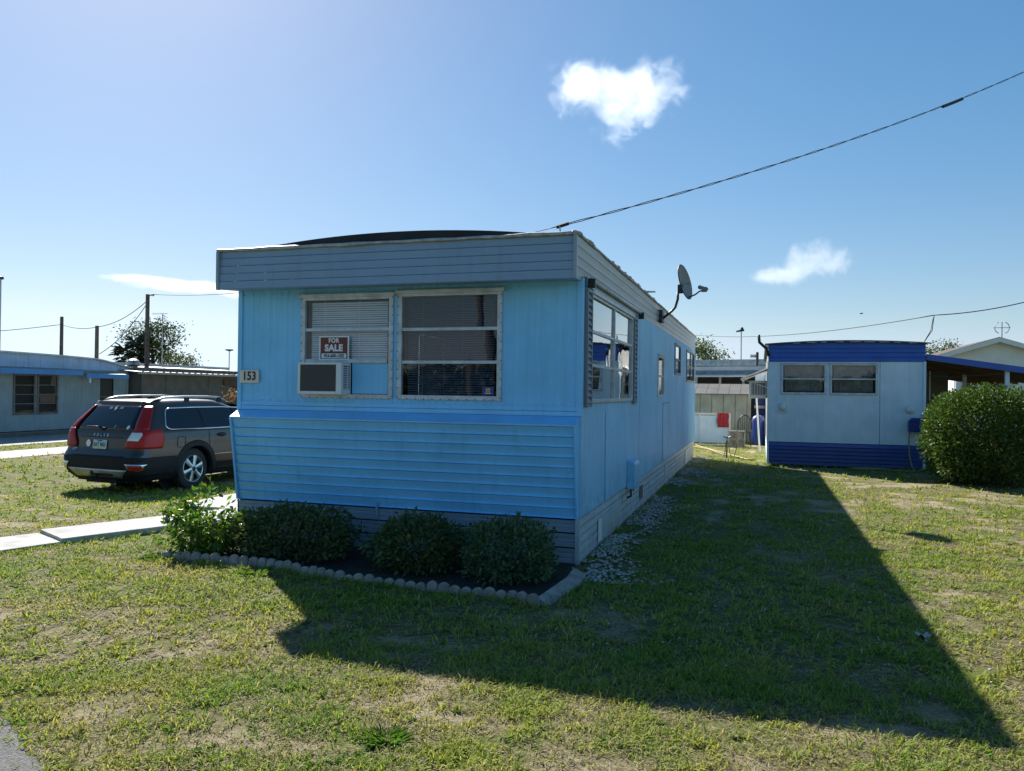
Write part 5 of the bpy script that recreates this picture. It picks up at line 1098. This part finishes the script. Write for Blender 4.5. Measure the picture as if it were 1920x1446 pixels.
wire('steep lower wire dropping from the tallest pole to a roof', [dep(186, 664, 33), tA+Vector((0, 0, -.35))], .016, .25)
wire('wire from the tallest pole to the left edge of blue home', [tA+Vector((.22, .05, 0)), dep(447, 549, 30), dep(700, 530, 28)], .014, .06)
# main service cable over the blue home, and the one behind it
clamp = Vector(at(1049, 424, 'y', 7.25))
cab = thing('service_cable', 'twisted black service cable rising from the blue home to the upper right', 'cable', clamp)
a = Vector(at(1000, 436, 'y', 7.75)); e = Vector(at(1920, 135, 'y', 14.0)); far = e+(e-clamp)*.5+Vector((0, 0, .35))
def cat_(a, b, n, sag): return [Vector(a).lerp(Vector(b), k/n)+Vector((0, 0, -sag*4*(k/n)*(1-k/n))) for k in range(n+1)]
base = cat_(clamp, e, 70, .13)+[e.lerp(far, t/10) for t in range(1, 11)]
for i, ph in enumerate((0, math.pi)):
    mb = MB(); mb.tube([a, a.lerp(clamp, .6)]+[p+Vector((.006*math.cos(k*.9+ph), 0, .008*math.sin(k*.9+ph))) for k, p in enumerate(base)], .0046, 5); mb.build('conductor', 'cable_black', cab, smooth=True)
mb = MB(); mb.tube([clamp+Vector((0, 0, .005)), clamp+Vector((.01, 0, -.06)), clamp+Vector((.03, 0, -.13))], .007, 5); mb.build('anchor_hook', 'galv', cab); mb = MB(); mb.tube([clamp+Vector((-.03, 0, -.01)), clamp+Vector((.08, .04, .03))], .017, 6); mb.build('clamp', 'cable_black', cab)
j = base[36]; mb = MB(); mb.tube([base[52]+Vector((0, 0, -.01)), base[54]+Vector((0, 0, -.012)), base[56]+Vector((0, 0, -.01))], .022, 6); mb.build('splice', 'cable_black', cab)
p1 = dep(1300, 628, 34); p2 = dep(1752, 591, 18.6); p3 = dep(1920, 567, 17.5); p4 = dep(2250, 515, 16)
wire('long black cable crossing the sky above the white home', [p1, p2], .011, .25, 'cable_black', 24); wire('right end of the cable beyond the splice above the white home', [p2, p3, p4], .011, .05, 'cable_black')
dr = thing('drop_cable', 'short looped drop cable down to the right corner of white home', 'cable', (3.3, 18.6, 2.7)); d0 = dep(1733, 641, 18.4)
for q in (0, .03): mb = MB(); mb.tube([d0, d0.lerp(p2, .45)+Vector((.04+q, 0, -.02)), d0.lerp(p2, .85)+Vector((q*.5, 0, 0)), p2], .009, 5); mb.build('strand', 'cable_grey', dr, smooth=True)
def mast(label, x, ytop, ybot, d, kind):
    t = dep(x, ytop, d); b = dep(x, ybot, d); o = thing('antenna_mast', label, 'antenna', (t.x, t.y, 0), group='roof antennas against the sky')
    mb = MB(); mb.tube([(t.x, t.y, min(b.z, 2.3)), t], .022, 6); mb.build('mast', 'galv', o)
    if kind == 'yagi':
        mb = MB(); mb.tube([t+_R*-.45+Vector((0, 0, -.03)), t+_R*.22], .018, 5); mb.build('boom', 'galv', o)
        for k in range(6): c = t+_R*(-.42+.12*k); mb = MB(); mb.tube([c-_F*.25+_R*.05, c+_F*.25-_R*.05], .010, 4); mb.build('element', 'galv', o)
    elif kind == 'flat':
        mb = MB(); mb.lathe([(0, .05), (.16, .04), (.18, 0), (.05, -.04)], t, n=12); mb.build('disc', 'dark_metal', o)
    else:
        mb = MB(); mb.tube([t+_R*-.2+Vector((0, 0, -.06)), t+_R*.1], [.03, .05], 6); mb.build('boom', 'dark_metal', o)
        mb = MB(); mb.tube([t+_F*-.12+Vector((0, 0, .06)), t+_F*.12+_R*.03], .05, 6); mb.build('rotor', 'dark_metal', o)
mast('tall yagi antenna beside the tallest wooden pole', 305, 588, 690, 36, 'yagi'); mast('thin mast with flat disc near the corner of blue home', 430, 657, 697, 34, 'flat'); mast('antenna mast in the gap between the two homes', 1390, 619, 677, 31, 'rot')
ya = thing('roof_antenna', 'small dark comb antenna at the roof corner of the white home', 'antenna', (0, 24, 2.6)); c = dep(1420, 668, 24)
mb = MB(); mb.tube([c+_R*-.2, c+_R*.02], .02, 5); mb.build('boom', 'dark_metal', ya); mb = MB(); mb.tube([c+Vector((0, 0, .12)), c+Vector((0, 0, -.3))], .04, 6); mb.build('stub', 'dark_metal', ya)
for k in range(6): q = c+_R*(-.2+.035*k); mb = MB(); mb.tube([q+Vector((0, 0, .06)), q+Vector((0, 0, -.06))], .008, 4); mb.build('tooth', 'dark_metal', ya)
bd = thing('bird', 'tiny dark bird flying above the white home', 'bird', dep(1615, 588, 60)); c = dep(1615, 588, 60); mb = MB()
mb.lathe([(0, -.14), (.035, -.08), (.05, 0), (.03, .09), (0, .16)], c, _R, 8)
for s in (-1, 1): mb.quad(c+_R*.05, c+_F*s*.28+_R*.0+Vector((0, 0, .05)), c+_F*s*.30-_R*.05+Vector((0, 0, .04)), c-_R*.05)
mb.build('body', 'ink', bd)
# ------------------------------------------------------------------ trees beyond
def tree(name, label, base, h, blobs, nleaf, ls, tone, dens=.5, limbs=6, group='trees beyond the homes', trunk=.16, trans='leaf_tree', rough=.25):
    t = thing(name, label, 'tree', (base[0], base[1], 0), group=group); b = Vector((base[0], base[1], 0))
    top = Vector(blobs[0][0]); mb = MB(); mb.tube([b, b.lerp(top, .4)+Vector((.1, 0, 0)), b.lerp(top, .8)], [trunk, trunk*.7, trunk*.4], 8); mb.build('trunk', 'bark', t, smooth=True)
    for (c, r) in blobs[:limbs]:
        c = Vector(c); s = b.lerp(top, random.uniform(.35, .6)); mb = MB(); mb.tube([s, s.lerp(c, .5)+Vector((0, 0, .15)), c], [trunk*.4, trunk*.25, trunk*.08], 6); mb.build('limb', 'bark', t, smooth=True)
    Ps, Ds = [], []; tot = sum(r[0]*r[2] for _, r in blobs)
    for (c, r) in blobs:
        n = int(nleaf*r[0]*r[2]/tot); ncl = max(6, n//22); d = unit(RNG.normal(size=(ncl, 3))); cc = d*(RNG.random((ncl, 1))**.4)*np.array(r)*RNG.uniform(.8, 1.15, (ncl, 1))+np.array(c)
        k = RNG.integers(0, ncl, n); q = cc[k]+RNG.normal(size=(n, 3))*ls*1.9*np.array([1.2, 1.2, .8]); Ps.append(q); Ds.append(unit(RNG.normal(size=(n, 3))+d[k]*.5))
    P = np.concatenate(Ps); D = np.concatenate(Ds); V, Fc, T = leaves(P, D, RNG.uniform(.7, 1.3, len(P))*ls, .6, tones(len(P), tone, .35, .2), .2, .15); mesh_np('crown', V, Fc, T, trans, t); return t
def bl(px_, py_, d, rx, rz_): c = dep(px_, py_, d); return (tuple(c), (rx, rx, rz_))
D1 = 46; b1 = dep(285, 735, D1)
tree('oak_tree', 'dark broad tree behind the tallest utility pole', (b1.x, b1.y), 5, [bl(285, 612, D1, .75, .35), bl(262, 628, D1, .8, .35), bl(312, 622, D1, .8, .4), bl(250, 640, D1, .4, .22), bl(322, 640, D1, .4, .25), bl(285, 640, D1, .9, .5), bl(295, 665, D1, .9, .6), bl(268, 655, D1, .6, .5)], 4000, .14, (.040, .066, .020))
b2 = dep(330, 735, 52); tree('small_tree', 'sparse pale green tree right of the tallest utility pole', (b2.x, b2.y), 3, [bl(330, 672, 52, .8, .4), bl(345, 680, 52, .7, .4), bl(312, 675, 52, .6, .4), bl(360, 678, 52, .35, .3), bl(330, 692, 52, 1.1, .4)], 1700, .14, (.085, .10, .04), trunk=.1)
b3 = dep(1318, 735, 48); tree('small_tree', 'leafy tree rising behind the far corner of the blue home', (b3.x, b3.y), 4, [bl(1318, 655, 48, .7, .45), bl(1335, 668, 48, .55, .35), bl(1305, 650, 48, .6, .5), bl(1350, 674, 48, .3, .2), bl(1322, 680, 48, .9, .4)], 1900, .14, (.085, .12, .035), trunk=.1)
b4 = dep(1770, 735, 60); tree('small_tree', 'distant tree top between the white home and the gable house', (b4.x, b4.y), 4, [bl(1755, 660, 60, .8, .35), bl(1782, 652, 60, .6, .4), bl(1770, 672, 60, 1.4, .5)], 1500, .17, (.07, .095, .035), trunk=.1)
def palm(label, px_, py_, d, s):
    c = Vector(dep(px_, py_, d)); t = thing('fan_palm', label, 'palm', (c.x, c.y, 0), group='fan palms below the dark tree'); mb = MB(); mb.tube([(c.x, c.y, 0), (c.x+.05, c.y, c.z*.5), c], [.16, .13, .12], 8); mb.build('trunk', 'bark', t, smooth=True)
    for k in range(26):
        v = Vector(unit(RNG.normal(size=(1, 3)))[0]); v.z = v.z*.8+.15; v.normalize(); stem = c+v*s*.55; sd = v.cross(Vector((0, 0, 1))).normalized(); up = sd.cross(v); mb = MB(); mb.tube([c, stem], .015, 4); i0 = len(mb.v); mb.v.append(tuple(stem)); m_ = 13
        for q in range(m_): an = (q/(m_-1)-.5)*3.6; L2 = s*(.62 if q % 2 == 0 else .36)*random.uniform(.85, 1.1); p = stem+(v*math.cos(an)+sd*math.sin(an))*L2+up*(.04 if q % 2 else -.04)*s-Vector((0, 0, L2*.18)); mb.v.append(tuple(p))
        for q in range(m_-1): mb.f.append((i0, i0+1+q, i0+2+q))
        mb.build('frond', 'palm_leaf', t)
mat('palm_leaf', (.022, .040, .016), .55, var=.3)
palm('fan palm at the lower left of the dark tree', 245, 666, 42, 1.0); palm('fan palm just left of the tallest utility pole', 262, 655, 43, 1.0)
oc = dep(440, 742, 30); tree('small_tree', 'orange-brown dead shrub glimpsed behind the car roof', (oc.x, oc.y), 1, [bl(443, 742, 30, .28, .16)], 170, .08, (.22, .11, .04), trunk=.03, group=None)
# ------------------------------------------------------------------ far side of the road, behind the viewer (mirrored in the windows)
def far_wood():
    n = 22000; x = RNG.uniform(-85, 50, n); h = 1.4+3.0*fbm(x*.16, x*0+3, 5, 3)+1.2*(fbm(x*.9, x*0+8, 6, 3)-.5); z = RNG.random(n)*h; y = -62+RNG.normal(0, 2.0, n)
    V, Fc, T = leaves(np.stack([x, y, z], 1), RNG.normal(size=(n, 3)), RNG.uniform(.4, .8, n), .7, tones(n, (.04, .06, .02), .3, .2)); o = mesh_np('far_wood', V, Fc, T, 'leaf_tree'); o['kind'] = 'stuff'; o['label'] = 'tree line across the road mirrored in the front windows'; o['category'] = 'wood'
far_wood()
pm = thing('utility_pole', 'utility pole across the road, mirrored in the right front window', 'pole', (-8.3, -9, 0))
MB().tube([(-8.3, -9, 0), (-8.3, -9, 8.6)], [.15, .11], 12).build('shaft', 'wood_pole', pm, smooth=40)
MB().lathe([(0, .45), (.2, .42), (.22, .3), (.22, -.35), (0, -.4)], (-8.1, -8.8, 6.4), n=14).build('transformer', 'galv', pm, smooth=40)
# ------------------------------------------------------------------ lawn blades
def lawn():
    parts = []
    def band(d0, d1, per, bl, wd, nb):
        area = (d1*d1-d0*d0)*.95; n = int(area*per); d = np.sqrt(RNG.random(n)*(d1*d1-d0*d0)+d0*d0); an = RNG.uniform(-.72, .72, n)+YAW
        x = -np.sin(an)*d; y = np.cos(an)*d
        cv = cover(x, y); cl = fbm(x*7, y*7, 61, 3)
        p = np.clip((cv-.16)*2.1, .10, 1)*np.clip((cl-.30)*3.0, .12, 1)
        k = RNG.random(n) < p
        k &= road_d(x, y) < -.02
        k &= ~((x > X0-.02) & (x < X1+.02) & (y > Y0-.03) & (y < Y1+.05)); k &= ~inpoly(x, y, BED)
        for s in SLABS: k &= ~inpoly(x, y, s[:4])
        k &= ~((x > .1) & (x < 3.4) & (y > 18.58)); k &= ~((x < -15.6) & (x > -17.3)); k &= ~(x < -18.8)
        k &= ~((x < X1+.45) & (x > X1) & (y > 6.5) & (y < Y1) & (RNG.random(n) < .72))
        x, y, cv, d = x[k], y[k], cv[k], d[k]; n = len(x)
        ed = np.exp(-((road_d(x, y)+.12)/.15)**2)
        tall = RNG.random(n)**3
        X = np.repeat(x, nb)+RNG.normal(0, .018*bl/.055, n*nb); Y = np.repeat(y, nb)+RNG.normal(0, .018*bl/.055, n*nb)
        L_ = bl*RNG.uniform(.5, 1.15, n*nb)*np.repeat(.65+.40*cv+.75*tall**2+.25*ed, nb); W_ = wd*RNG.uniform(.7, 1.3, n*nb)
        a = RNG.uniform(0, 2*np.pi, n*nb); tilt = RNG.uniform(.55, 1.45, n*nb)
        dx, dy = np.cos(a), np.sin(a); px_, py_ = -dy, dx
        b0 = np.stack([X-px_*W_*.5, Y-py_*W_*.5, np.zeros_like(X)], 1); b1 = np.stack([X+px_*W_*.5, Y+py_*W_*.5, np.zeros_like(X)], 1)
        h1 = L_*.55; mx_, my_, mz = X+dx*h1*np.sin(tilt*.7), Y+dy*h1*np.sin(tilt*.7), h1*np.cos(tilt*.7)
        m0 = np.stack([mx_-px_*W_*.45, my_-py_*W_*.45, mz], 1); m1 = np.stack([mx_+px_*W_*.45, my_+py_*W_*.45, mz], 1)
        t2 = np.minimum(tilt*1.35, 1.75); tp = np.stack([mx_+dx*L_*.5*np.sin(t2), my_+dy*L_*.5*np.sin(t2), np.maximum(.004, mz+L_*.5*np.cos(t2))], 1)
        V = np.stack([b0, b1, m0, m1, tp], 1).reshape(-1, 3); V[:, 2] += dip(V[:, 0], V[:, 1]); i = np.arange(n*nb)*5
        Fc = np.concatenate([np.stack([i, i+1, i+3], 1), np.stack([i, i+3, i+2], 1), np.stack([i+2, i+3, i+4], 1)])
        N_ = n*nb; r = RNG.random(N_); cvr = np.repeat(cv, nb); hue = np.repeat(fbm(x*1.6+9, y*1.6, 77, 3), nb)
        g = np.stack([.150+.06*r, .255+.06*r, .030+.015*r], 1); yl = np.stack([.325+.07*r, .335+.06*r, .065+.02*r], 1); st = np.stack([.38+.1*r, .33+.08*r, .16+.05*r], 1)
        f = np.clip(1.05-1.0*cvr-(hue-.5)*1.8+RNG.normal(0, .18, N_), 0, 1)[:, None]
        T = g*(1-f)+yl*f; ks = (RNG.random(N_) < .06+.20*(1-cvr))[:, None]; T = np.where(ks, st, T); T *= RNG.uniform(.70, 1.08, (N_, 1))
        parts.append((V, Fc, np.repeat(T, 5, 0)))
    band(1.9, 5.0, 1900, .050, .0055, 5)
    band(5.0, 9.0, 650, .054, .0080, 5)
    band(9.0, 15.0, 170, .060, .012, 5)
    band(15.0, 27.0, 34, .075, .020, 5)
    def litter(d0, d1, per, ln, wd):                       # dead straw lying flat
        n = int((d1*d1-d0*d0)*.95*per); d = np.sqrt(RNG.random(n)*(d1*d1-d0*d0)+d0*d0); an = RNG.uniform(-.72, .72, n)+YAW; x = -np.sin(an)*d; y = np.cos(an)*d
        k = (road_d(x, y) < .02) & (fbm(x*5, y*5, 91, 3) > .40) & ~((x > X0-.02) & (x < X1+.02) & (y > Y0-.03) & (y < Y1+.05)) & ~inpoly(x, y, BED)
        for s in SLABS: k &= ~inpoly(x, y, s[:4])
        x, y = x[k], y[k]; n = len(x); a = RNG.uniform(0, 6.283, n); L_ = ln*RNG.uniform(.5, 1.4, n); dx, dy = np.cos(a)*L_*.5, np.sin(a)*L_*.5; wx, wy = -np.sin(a)*wd*.5, np.cos(a)*wd*.5; z = RNG.uniform(.004, .02, n); z2 = RNG.uniform(.004, .02, n)
        V = np.stack([np.stack([x-dx-wx, y-dy-wy, z], 1), np.stack([x-dx+wx, y-dy+wy, z], 1), np.stack([x+dx, y+dy, z2], 1)], 1).reshape(-1, 3); V[:, 2] += dip(V[:, 0], V[:, 1])
        r = RNG.uniform(.5, 1.1, (n, 1)); T = np.where(RNG.random((n, 1)) < .3, np.array([[.14, .11, .07]]), np.array([[.37, .32, .18]]))*r
        parts.append((V, np.arange(n*3).reshape(-1, 3), np.repeat(T, 3, 0)))
    litter(1.9, 5.0, 2000, .05, .005); litter(5.0, 10.0, 900, .06, .009); litter(10, 16, 200, .08, .014)
    def fringe(pts, per, spread, ln, side=0):                # longer growth along walls, edging and slabs
        for (xa, ya), (xb, yb) in zip(pts, pts[1:]):
            n = max(2, int(math.hypot(xb-xa, yb-ya)*per)); t = RNG.random(n); nx, ny = (yb-ya), -(xb-xa); q = math.hypot(nx, ny); o = np.abs(RNG.normal(0, spread, n))*(side if side else RNG.choice([-1, 1], n))
            x = xa+(xb-xa)*t+nx/q*o; y = ya+(yb-ya)*t+ny/q*o; k = fbm(x*3, y*3, 33, 3) > .36; x, y = x[k], y[k]; n = len(x)
            a = RNG.uniform(0, 6.283, n); D = np.stack([np.cos(a)*.6, np.sin(a)*.6, RNG.uniform(.4, 1.3, n)], 1); V, Fc, T = leaves(np.stack([x, y, dip(x, y)], 1), D, ln*RNG.uniform(.4, 1.2, n), .10, tones(n, (.20, .28, .045), .3, .25), .1, .25); parts.append((V, Fc, T))
    fringe([(-5.3, 5.97), (-4.3, 6.03), (-3.45, 5.87), (-2.63, 5.78), (-1.85, 5.72), (-1.5, 5.62)], 190, .035, .085, 1)
    fringe([(-1.38, 5.7), (-1.37, 6.7)], 160, .05, .08); fringe([(X1+.04, 7.2), (X1+.04, 20.0)], 45, .05, .09, 1)
    fringe([(-7.97, 4.77), (-7.31, 6.52), (-6.72, 7.88)], 200, .03, .075, -1); fringe([(-7.23, 4.38), (-6.64, 6.17), (-6.06, 7.53)], 200, .03, .075, 1)
    fringe([(.1, 18.52), (3.3, 18.52)], 70, .06, .13, 1); e0, e1 = RP-RT*5, RP+RT*4; fringe([tuple(e0), tuple(e1)], 220, .04, .06)
    def weeds(n):                                             # broad-leaved weeds scattered through the turf
        d = RNG.uniform(2.4, 11, n); an = RNG.uniform(-.68, .68, n)+YAW; x = -np.sin(an)*d; y = np.cos(an)*d; k = (road_d(x, y) < -.1) & ~((x > X0-.1) & (x < X1+.1) & (y > 5.6)) & ~((x < -5.9) & (y > 4.2)); x, y = x[k], y[k]
        X = np.repeat(x, 9); Y = np.repeat(y, 9); n = len(X); a = RNG.uniform(0, 6.283, n); D = np.stack([np.cos(a), np.sin(a), RNG.uniform(.1, .6, n)], 1)
        V, Fc, T = leaves(np.stack([X, Y, X*0+.004], 1), D, RNG.uniform(.02, .055, n), .42, tones(n, (.085, .16, .03), .3, .2), .15, .15); parts.append((V, Fc, T))
    weeds(420)
    off = 0; Vs, Fs, Ts = [], [], []
    for V, F_, T in parts: Vs.append(V); Fs.append(F_+off); Ts.append(T); off += len(V)
    o = mesh_np('grass', np.concatenate(Vs), np.concatenate(Fs), np.concatenate(Ts), 'grass')
    o['kind'] = 'stuff'; o['label'] = 'patchy short green and straw coloured lawn grass'; o['category'] = 'grass'
lawn()
def tuft(label, px_, py_, n, ln, w, spread=.05, tone=(.06, .13, .022)):
    p = at(px_, py_, 'z', 0); N_ = n; a = RNG.uniform(0, 6.28, N_); r0 = RNG.random(N_)*spread
    P = np.stack([p.x+np.cos(a)*r0, p.y+np.sin(a)*r0, np.zeros(N_)], 1); D = np.stack([np.cos(a)*.9, np.sin(a)*.9, RNG.uniform(.25, 1.2, N_)], 1)
    V, Fc, T = leaves(P, D, RNG.uniform(.6, 1.1, N_)*ln, w/ln, tones(N_, tone, .35, .2), .1, .25)
    o = mesh_np('weed_tuft', V, Fc, T, 'leaf_bright'); tag(o, label, 'weed')
tuft('broad green weed tuft low in the foreground lawn', 725, 1390, 260, .085, .008, .085, (.07, .14, .025))
tuft('leafy weed growing against the scalloped edging', 480, 1078, 70, .13, .025, .10, (.07, .14, .025))
tuft('low green weed at the left end of the scalloped edging', 300, 1048, 90, .12, .025, .13, (.075, .14, .025))
sc_ = at(1732, 1192, 'z', .02); rows = [[(sc_.x+(i-2)*.022+.006*math.sin(j*2.1), sc_.y+(j-1.5)*.025, .018+.014*math.sin(i*1.9+j*2.7)+.01*random.random()) for i in range(5)] for j in range(4)]
tag(MB().grid(rows).build('paper_scrap', 'edge_metal', None, smooth=True), 'crumpled pale scrap of paper at the edge of the shadow', 'litter')
